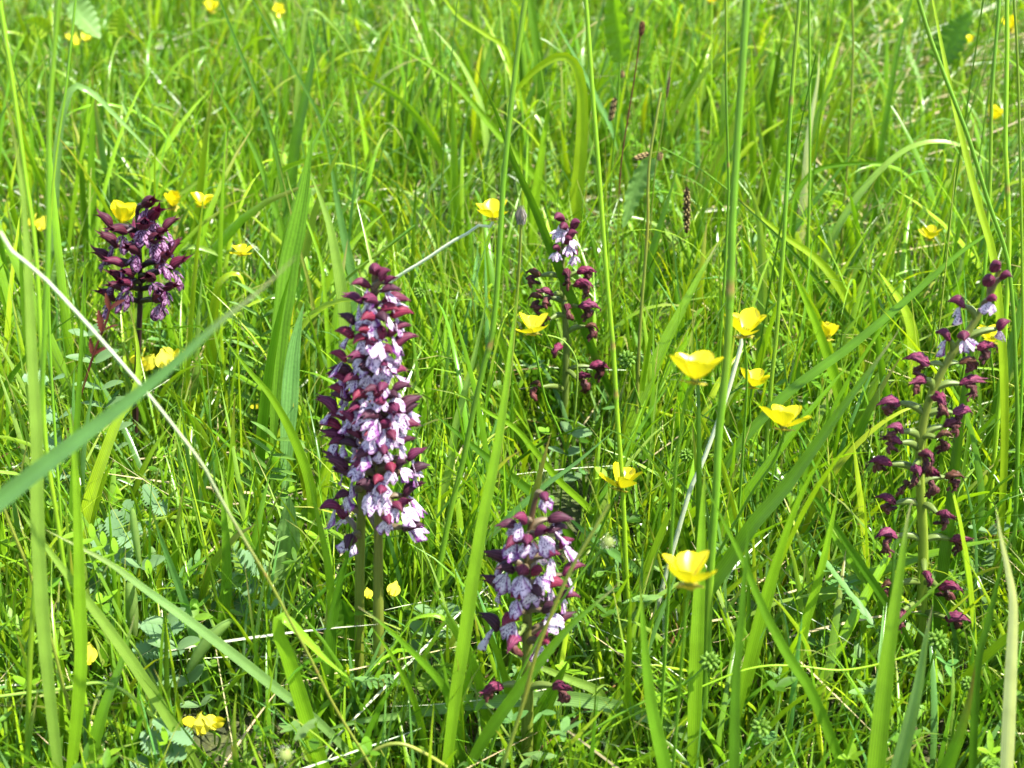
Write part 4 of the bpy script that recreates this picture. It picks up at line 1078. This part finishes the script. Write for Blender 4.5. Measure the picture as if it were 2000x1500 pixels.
def pinnate(label, name, g, px, pairs, size, kind, aspect=0.35, stemcol='mid', start=0.0, end=0.75, angle=1.05, lift=0.35, group=None, sr=0.0007, cat='herb'):
    Y0 = gy(g)
    P = to_ground([at(*map(float, q.split(',')), Y0) for q in px.split()])
    root = Vector((P[-1].x, P[-1].y, 0))
    e = empty(name, root, label, cat, group)
    _, C = herb_stem(e, root, P, sr, KIND[stemcol])
    for i in range(pairs):
        f = start + (end - start) * (i + 0.3) / pairs
        k = min(20, int(f * 21)); p = Vector(C[k]); t = (Vector(C[k]) - Vector(C[k + 1])).normalized()
        side = t.cross(Vector((0, -0.85, 0.5))).normalized()
        for sg in (-1, 1):
            d = (t * math.cos(angle) + side * sg * math.sin(angle) + Vector((0, -lift * random.uniform(0.2, 1.2), lift * random.uniform(-0.3, 0.6)))).normalized()
            nrm = Vector((random.uniform(-0.4, 0.4), -0.35 + random.uniform(-0.3, 0.3), 1)).normalized()
            Yv = nrm.cross(d).normalized(); Zv = d.cross(Yv)
            s = size * mpp(p) * random.uniform(0.85, 1.15) * (0.7 + 0.6 * math.sin(min(1, f / max(end, 0.01) * 0.8 + 0.15) * math.pi))
            M = Matrix(((d.x * s, Yv.x * s * aspect, Zv.x * s, p.x - root.x), (d.y * s, Yv.y * s * aspect, Zv.y * s, p.y - root.y), (d.z * s, Yv.z * s * aspect, Zv.z * s, p.z - root.z), (0, 0, 0, 1)))
            link('leaflet', LEAFLET[kind], e, M)
    return e, root, C
pinnate('feathery vetch leaf left of the lance shaped leaves', 'vetch', 900, '512,590 510,640 506,700 500,760 495,820', 8, 62, 'vetch', 0.17, angle=0.95)
pinnate('feathery vetch leaf in the upper left meadow', 'vetch', 560, '300,205 280,235 262,262 240,300 222,345', 10, 46, 'vetch', 0.17)
pinnate('vetch with rounded grey leaflets by the red stem', 'vetch', 980, '172,655 180,690 192,735 205,790 215,840', 6, 42, 'round', 0.42, lift=0.3)
pinnate('vetch leaf at the lower left of the tallest orchid', 'vetch', 1120, '540,860 528,900 512,945 495,1000 480,1060', 9, 56, 'vetch', 0.18)
pinnate('small vetch leaf near the top right corner', 'vetch', 380, '1730,30 1715,60 1700,90 1690,120', 7, 34, 'vetch', 0.2)
pinnate('toothed blue green burnet leaf at the lower left', 'burnet', 1390, '320,1225 318,1255 312,1290 300,1330', 4, 44, 'burnet', 0.85, lift=0.6)
pinnate('toothed burnet leaf beside the white dry stem', 'burnet', 1280, '492,1108 478,1130 460,1165 445,1195 430,1225', 5, 38, 'burnet', 0.85, lift=0.5)
pinnate('toothed burnet leaf low under the yellow pointed blade', 'burnet', 1150, '300,985 285,1000 262,1020 240,1045', 5, 40, 'burnet', 0.85, lift=0.5)
pinnate('toothed burnet leaf at the left below the blurred blade', 'burnet', 1230, '235,1045 215,1075 205,1110 200,1150', 5, 42, 'burnet', 0.85, lift=0.5)
pinnate('toothed burnet leaf in the bottom left corner', 'burnet', 1570, '340,1420 325,1450 310,1480 300,1510', 4, 42, 'burnet', 0.85, lift=0.5)
pinnate('toothed burnet leaf beside the lowest buttercup', 'burnet', 1180, '1395,1050 1410,1065 1425,1085 1440,1110', 4, 36, 'burnet', 0.85, lift=0.5)
pinnate('toothed burnet leaf at the far left under the jointed stem', 'burnet', 1080, '95,745 105,775 112,805 118,840', 5, 42, 'burnet', 0.85, lift=0.4)
pinnate('rounded clover like sprig right of the tallest orchid', 'clover_sprig', 980, '1120,838 1112,855 1105,880 1102,905', 3, 34, 'round', 0.6, lift=0.4)
pinnate('rounded leafy sprig below the yellow flower by the twin stems', 'clover_sprig', 1340, '850,1190 848,1215 842,1245 838,1270', 4, 44, 'round', 0.65, lift=0.4)
pinnate('grey leafy sprig at the right behind the wilted orchid', 'clover_sprig', 1180, '1930,1040 1925,1065 1918,1090 1910,1120', 5, 42, 'round', 0.45, lift=0.4)
e, r_, C_ = pinnate('dark red stemmed herb with red leaves under the dark orchid', 'red_stemmed_herb', 1020, '214,605 205,635 187,680 160,763 135,840 120,877', 3, 34, 'red', 0.30, stemcol='red', end=0.30, angle=0.5, lift=0.1, sr=0.0011)

def pod(parent, root, a, b, w, col):
    mb = MB()
    m = np.linspace(0, 1, 14)
    a, b = np.array(a), np.array(b)
    C = a[None] + (b - a)[None] * m[:, None] + np.array((0, 0, 1))[None] * (0.004 * np.sin(m * math.pi))[:, None]
    mb.tube(C, 0.5 * w * np.sin(np.clip(m * 0.92 + 0.05, 0, 1) * math.pi) ** 0.4, col, 9)
    origin_at_root(mb, root)
    link('pod', mb.mesh('pod', M_HERB), parent)
def pea_plant(label, g, px, pods, pairs, kind):
    e, root, C = pinnate(label, 'pea_plant', g, px, pairs, 40, kind, 0.5, start=0.25, end=0.9, lift=0.4)
    Y0 = gy(g) - 0.008
    for x0, y0, x1, y1, w in pods:
        a, b = at(x0, y0, Y0), at(x1, y1, Y0)
        pod(e, root, a, b, w * mpp(a), (0.24, 0.38, 0.08))
        CLEAR.append((min(x0, x1) - 10, min(y0, y1) - 10, max(x0, x1) + 10, max(y0, y1) + 10, depth_of(a)))
pea_plant('hairy pea plant with a pale green pod at the lower left', 1420, '290,1110 313,1176 346,1266 360,1316 374,1342', ((368,1310,450,1212,24),), 4, 'round')
pea_plant('pea plant with two upright green pods at the lower left', 1300, '262,985 268,1040 275,1100 278,1160', ((272,1100,258,992,15), (262,1240,254,1135,26)), 2, 'round')

def dead_leaf(label, x, y, g, px, col, rz):
    Y0 = gy(g)
    c = at(x, y, Y0); c.z = max(c.z, 0.004)
    mb = MB()
    L = px * mpp(c)
    t = np.linspace(0, 1, 10); s = np.linspace(-1, 1, 7)
    w = 0.32 * np.sin(np.clip(t * 0.95 + 0.03, 0, 1) * math.pi) ** 0.7
    V = np.stack([t[:, None] - 0.5 + 0 * s[None], w[:, None] * s[None], 0.22 * np.abs(s)[None] * w[:, None] + 0.12 * np.sin(t * 5)[:, None] + 0.1], -1) * L
    V[..., 2] += 0.0
    UV = np.stack(np.broadcast_arrays((s * 0.5 + 0.5)[None], t[:, None]), -1)
    mb.grid(V, UV, col)
    o = link('dead_leaf', mb.mesh('dead_leaf', M_STRAW))
    o.matrix_basis = Matrix.Translation(c) @ Matrix.Rotation(rz, 4, 'Z') @ Matrix.Rotation(0.4, 4, 'Y')
    tag(o, label, 'dead leaf')
dead_leaf('red brown dead leaf beneath the faded middle orchid', 1020, 835, 850, 52, (0.26, 0.10, 0.035), 1.9)
dead_leaf('brown curled dead leaf left of the front orchid foot', 945, 1330, 1350, 70, (0.20, 0.12, 0.07), 0.6)
dead_leaf('orange brown dead leaf on the ground at lower left', 172, 915, 930, 56, (0.30, 0.16, 0.04), 0.3)
dead_leaf('pale dry curled leaf on the ground left of twin orchid stems', 612, 1210, 1225, 50, (0.40, 0.32, 0.20), 0.9)
dead_leaf('pale pinkish dead leaf on the ground at the right', 1540, 1115, 1130, 52, (0.36, 0.24, 0.16), 1.2)
dead_leaf('pale dry leaf low at the bottom right of centre', 1478, 1340, 1355, 46, (0.42, 0.30, 0.22), 0.1)

# ------------------------------------------------------------------ the meadow itself: grass, turf, leaves and straw nobody could count
def project(P):
    d = P - np.array(CAMP)
    z = d @ np.array(FW)
    return 1000 + d[..., 0] / z * FPX, 750 - (d @ np.array(UP)) / z * FPX, z

def hides(P):
    """(N,R,3) centre lines -> True where a blade would stand in front of a traced thing"""
    X, Y, Z = project(P)
    bad = np.zeros(len(P), bool)
    for (x0, y0, x1, y1, dep) in CLEAR:
        bad |= ((X > x0) & (X < x1) & (Y > y0) & (Y < y1) & (Z < dep)).any(1)
    return bad

def hero_depths():
    D = np.full((400, 520), 99.0)
    for C, hw in HERO:
        X, Y, Z = project(np.asarray(C))
        for f in (-0.9, 0, 0.9):
            i = ((Y) / 4).astype(int); j = ((X + f * hw / Z * FPX) / 4).astype(int)
            ok = (i >= 0) & (i < 380) & (j >= 0) & (j < 505)
            np.minimum.at(D, (i[ok], j[ok]), Z[ok])
    return D
DMAP = hero_depths()

def before_hero(X, Y, Z):
    i = np.clip(Y / 4, 0, 399).astype(int); j = np.clip(X / 4, 0, 519).astype(int)
    return ((Z < DMAP[i, j] - 0.012) & (DMAP[i, j] < 90))[:, 1:].any(1)

def spots(n, y0, y1, power=1.0, clump=0.0):
    """random ground positions over the strip the picture sees, and a little beyond each side"""
    out = []
    while sum(map(len, out)) < n:
        u = rng.uniform(size=n * 2)
        Y = y0 + (y1 - y0) * u ** power
        X = rng.uniform(-1, 1, n * 2) * (0.40 * 4.2 + 0.3)
        ok = np.abs(X) < 0.40 * Y + 0.28
        if clump:
            f = 0.5 + 0.5 * np.sin(X * 9 + 2 * np.sin(Y * 7)) * np.sin(Y * 8.3 + 1.7 * np.sin(X * 6.1))
            ok &= rng.uniform(size=n * 2) > clump * f
        out.append(np.stack([X, Y, 0 * X - 0.008], -1)[ok])
    return np.concatenate(out)[:n]

def strands(mb, pos, L, w, th0, bend, az, roll, twist, col, S=7, K=3, fold=0.18, prof='blade', clear=True, power=1.5, tip=None):
    N = len(pos)
    t = np.linspace(0, 1, S + 1)
    th = th0[:, None] + bend[:, None] * t[None] ** power
    dr = np.stack([np.sin(th) * np.cos(az)[:, None], np.sin(th) * np.sin(az)[:, None], np.cos(th)], -1)
    seg = (dr[:, 1:] + dr[:, :-1]) * 0.5 * (L / S)[:, None, None]
    C = pos[:, None] + np.concatenate([np.zeros((N, 1, 3)), np.cumsum(seg, 1)], 1)
    C[..., 2] = np.maximum(C[..., 2], -0.01)
    if clear:
        keep = ~hides(C)
        X, Y, Z = project(C)
        keep &= (Z > 0.42).all(1)
        keep &= ~(before_hero(X, Y, Z) & (rng.uniform(size=N) < 0.8))
    else:
        keep = np.ones(N, bool)
    C, dr, w, az, roll, twist, col = C[keep], dr[keep], w[keep], az[keep], roll[keep], twist[keep], col[keep]
    perp = np.stack([-np.sin(az), np.cos(az), 0 * az], -1)[:, None] + 0 * dr
    nrm = np.cross(dr, perp)
    r = roll[:, None] + twist[:, None] * t[None]
    W = perp * np.cos(r)[..., None] + nrm * np.sin(r)[..., None]
    Nr = -perp * np.sin(r)[..., None] + nrm * np.cos(r)[..., None]
    if prof == 'leaf':
        p = np.sin(np.clip(t * 0.94 + 0.03, 0, 1) ** 0.85 * math.pi) ** 0.6
    elif prof == 'stalk':
        p = 1 - 0.4 * t
    else:
        p = profile('blade', t)
    hw = 0.5 * w[:, None] * p[None]
    u = np.linspace(-1, 1, K)
    keel = (1 - np.abs(u)) if K > 2 else np.zeros(2)
    V = C[:, :, None] + W[:, :, None] * (hw[..., None] * u)[..., None] + Nr[:, :, None] * (hw[..., None] * keel * fold * 2)[..., None]
    UV = np.stack(np.broadcast_arrays((u * 0.5 + 0.5)[None], t[:, None]), -1)[None]
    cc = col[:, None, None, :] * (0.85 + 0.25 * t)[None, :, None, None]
    if tip is not None:
        k = (np.clip((t - 0.7) / 0.3, 0, 1)[None] * (rng.uniform(size=len(C)) < 0.22)[:, None])[:, :, None, None]
        cc = cc * (1 - k) + np.array(tip) * k
    cc = np.broadcast_to(cc, V.shape)
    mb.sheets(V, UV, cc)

def patch(p):
    x, y = p[:, 0], p[:, 1]
    return 0.5 + 0.25 * np.sin(x * 6.1 + 2.2 * np.sin(y * 4.3)) + 0.25 * np.sin(y * 7.7 + 1.9 * np.sin(x * 5.2 + 1))

def mixcol(n, kinds, weights, jitter=0.18):
    c = np.array([KIND[k] for k in kinds])[rng.choice(len(kinds), n, p=np.array(weights) / sum(weights))]
    return c * rng.uniform(1 - jitter, 1 + jitter, (n, 1)) * (1 + rng.normal(size=(n, 3)) * 0.04)

def U(n, a, b):
    return rng.uniform(a, b, n)

TIP = (0.36, 0.30, 0.10)
# tall broad blades
mb = MB()
n = 8600
p = spots(n, 0.66, 3.6, 0.95, 0.5)
Ln = U(n, 0.10, 0.31) * np.clip(1.25 - 0.28 * p[:, 1], 0.55, 1) * (0.62 + 0.65 * patch(p)) * np.clip(0.45 + 0.55 * (p[:, 1] - 0.5) / 0.5, 0.45, 1)
az = np.where(rng.uniform(size=n) < 0.45, rng.normal(0.2, 0.8, n), U(n, 0, 6.283))
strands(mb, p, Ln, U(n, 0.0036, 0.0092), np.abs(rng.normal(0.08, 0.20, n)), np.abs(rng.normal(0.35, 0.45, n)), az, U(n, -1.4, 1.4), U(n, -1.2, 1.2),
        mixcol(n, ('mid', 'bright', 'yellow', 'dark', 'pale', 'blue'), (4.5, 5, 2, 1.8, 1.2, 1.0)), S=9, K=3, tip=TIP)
# arching over blades
n = 1300
p = spots(n, 0.75, 3.4, 0.95, 0.3)
strands(mb, p, U(n, 0.14, 0.28), U(n, 0.0030, 0.0066), np.abs(rng.normal(0.1, 0.12, n)), U(n, 1.3, 2.5), U(n, 0, 6.283), U(n, -0.5, 0.5), U(n, -0.8, 0.8),
        mixcol(n, ('mid', 'bright', 'yellow', 'pale', 'grey'), (3, 4, 3, 2, 1)), S=14, K=3, power=2.4, tip=TIP)
# slender blades
n = 14000
p = spots(n, 0.58, 3.6, 0.9, 0.35)
Ln = U(n, 0.07, 0.24) * np.clip(1.25 - 0.25 * p[:, 1], 0.6, 1) * (1.2 - 0.5 * patch(p)) * np.clip(0.5 + 0.5 * (p[:, 1] - 0.5) / 0.5, 0.5, 1)
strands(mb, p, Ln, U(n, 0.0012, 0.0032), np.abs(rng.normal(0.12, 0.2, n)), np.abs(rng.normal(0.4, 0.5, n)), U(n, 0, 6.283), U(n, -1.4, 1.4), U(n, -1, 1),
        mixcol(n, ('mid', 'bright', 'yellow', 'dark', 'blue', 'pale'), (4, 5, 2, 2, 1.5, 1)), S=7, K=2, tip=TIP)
# thicker growth close by
n = 9500
p = spots(n, 0.50, 1.25, 1.0, 0.3)
strands(mb, p, U(n, 0.06, 0.19) * np.clip(0.6 + (p[:, 1] - 0.5), 0.6, 1.1), U(n, 0.0012, 0.0046), np.abs(rng.normal(0.15, 0.25, n)), np.abs(rng.normal(0.5, 0.5, n)), U(n, 0, 6.283), U(n, -1.2, 1.2), U(n, -1, 1),
        mixcol(n, ('mid', 'bright', 'yellow', 'dark', 'blue', 'pale'), (4, 5, 2, 2, 1.5, 1.5)), S=7, K=3, tip=TIP)
o = link('meadow_grass', mb.mesh('meadow_grass', M_MASS))
tag(o, 'dense tall green meadow grass filling the whole scene', 'grass', kind='stuff')
# short turf underneath
mb = MB()
n = 24000
p = spots(n, 0.42, 3.4, 0.85)
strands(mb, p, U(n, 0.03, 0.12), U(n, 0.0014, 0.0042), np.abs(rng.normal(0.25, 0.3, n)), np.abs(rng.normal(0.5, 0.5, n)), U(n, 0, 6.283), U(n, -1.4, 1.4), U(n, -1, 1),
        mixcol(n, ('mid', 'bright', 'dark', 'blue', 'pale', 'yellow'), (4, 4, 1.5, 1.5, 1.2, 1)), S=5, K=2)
n = 14000
p = spots(n, 0.42, 1.15, 1.0)
strands(mb, p, U(n, 0.02, 0.085), U(n, 0.0012, 0.0038), np.abs(rng.normal(0.3, 0.35, n)), np.abs(rng.normal(0.5, 0.5, n)), U(n, 0, 6.283), U(n, -1.4, 1.4), U(n, -1, 1),
        mixcol(n, ('mid', 'bright', 'dark', 'blue', 'pale', 'grey'), (4, 3, 2, 2, 1.5, 1.5)), S=5, K=2)
o = link('short_turf', mb.mesh('short_turf', M_MASS))
tag(o, 'short green turf low among the taller grass', 'grass', kind='stuff')
# thin culms
mb = MB()
n = 260
p = spots(n, 0.85, 3.4, 0.95)
strands(mb, p, U(n, 0.26, 0.46), U(n, 0.0012, 0.0022), np.abs(rng.normal(0.05, 0.07, n)), rng.normal(0.1, 0.12, n), U(n, 0, 6.283), U(n, -1.4, 1.4), 0 * p[:, 0],
        mixcol(n, ('mid', 'olive', 'bright', 'dark'), (3, 1, 2, 1)), S=8, K=3, fold=0.6, prof='stalk')
o = link('thin_grass_stems', mb.mesh('thin_grass_stems', M_STEM))
tag(o, 'thin upright grass stems scattered through the meadow', 'grass', kind='stuff')
# dry straw and dead blades lying low
mb = MB()
n = 5000
p = spots(n, 0.45, 3.2, 0.9); p[:, 2] = U(n, 0.0, 0.055)
strands(mb, p, U(n, 0.05, 0.20), U(n, 0.0007, 0.0022), U(n, 1.2, 1.7), rng.normal(0, 0.25, n), U(n, 0, 6.283), U(n, -1, 1), U(n, -1, 1),
        mixcol(n, ('straw', 'white', 'brown', 'olive'), (4, 2, 1.2, 1)), S=5, K=2)
n = 420
p = np.stack([U(n, 0.42, 0.95), U(n, 1.5, 2.2), U(n, 0.01, 0.09)], -1)
strands(mb, p, U(n, 0.08, 0.26), U(n, 0.0008, 0.0020), U(n, 1.2, 1.7), rng.normal(0, 0.25, n), rng.normal(0.3, 0.5, n), U(n, -1, 1), U(n, -1, 1),
        mixcol(n, ('straw', 'white', 'brown'), (4, 1.5, 1.5)), S=5, K=2)
o = link('dry_straw', mb.mesh('dry_straw', M_STRAW))
tag(o, 'pale dry straw lying between the grass stems', 'straw', kind='stuff')
# low leaves: small oval leaflets in threes on short stalks, and pinnate sprays
mb = MB()
n = 5000
p = spots(n, 0.45, 3.0, 0.95, 0.5)
h = U(n, 0.015, 0.085)
az0 = U(n, 0, 6.283)
strands(mb, p, h, np.full(n, 0.0010), U(n, 0, 0.3), U(n, 0, 0.4), az0, 0 * h, 0 * h, mixcol(n, ('mid', 'bright'), (1, 1)), S=3, K=2, prof='stalk')
base = p.copy(); base[:, 2] = h * 0.95; base[:, 0] += np.cos(az0) * h * 0.2; base[:, 1] += np.sin(az0) * h * 0.2
cl = mixcol(n, ('mid', 'blue', 'grey', 'bright', 'dark'), (4, 1.5, 1, 2, 2.5))
for k in range(4):
    a = az0 + k * 1.571 + rng.normal(0, 0.25, n)
    strands(mb, base, U(n, 0.005, 0.015), U(n, 0.0022, 0.0068), U(n, 0.9, 1.5), U(n, 0, 0.5), a, rng.normal(0, 0.2, n), 0 * h, cl, S=4, K=3, fold=-0.1, prof='leaf')
n = 800
p = spots(n, 0.55, 3.2, 0.85, 0.5); p[:, 2] = U(n, 0.005, 0.09)
az0 = U(n, 0, 6.283); th = U(n, 0.3, 1.3); LL = U(n, 0.03, 0.07)
cl = mixcol(n, ('mid', 'blue', 'grey', 'bright'), (3, 2, 1.5, 2))
d0 = np.stack([np.sin(th) * np.cos(az0), np.sin(th) * np.sin(az0), np.cos(th)], -1)
strands(mb, p, LL, np.full(n, 0.0009), th, 0 * th, az0, 0 * th, 0 * th, cl, S=3, K=2, prof='stalk')
for k in range(7):
    q = p + d0 * (LL * (0.12 + 0.14 * k))[:, None]
    for sg in (-1, 1):
        strands(mb, q, LL * 0.24, LL * 0.075, np.clip(th + 0.35, 0, 1.5), U(n, 0, 0.3), az0 + sg * 1.05, rng.normal(0, 0.2, n), 0 * th, cl, S=4, K=3, fold=-0.1, prof='leaf')
o = link('low_herb_leaves', mb.mesh('low_herb_leaves', M_HERB))
tag(o, 'small clover and vetch leaves growing low among the grass', 'ground cover', kind='stuff')
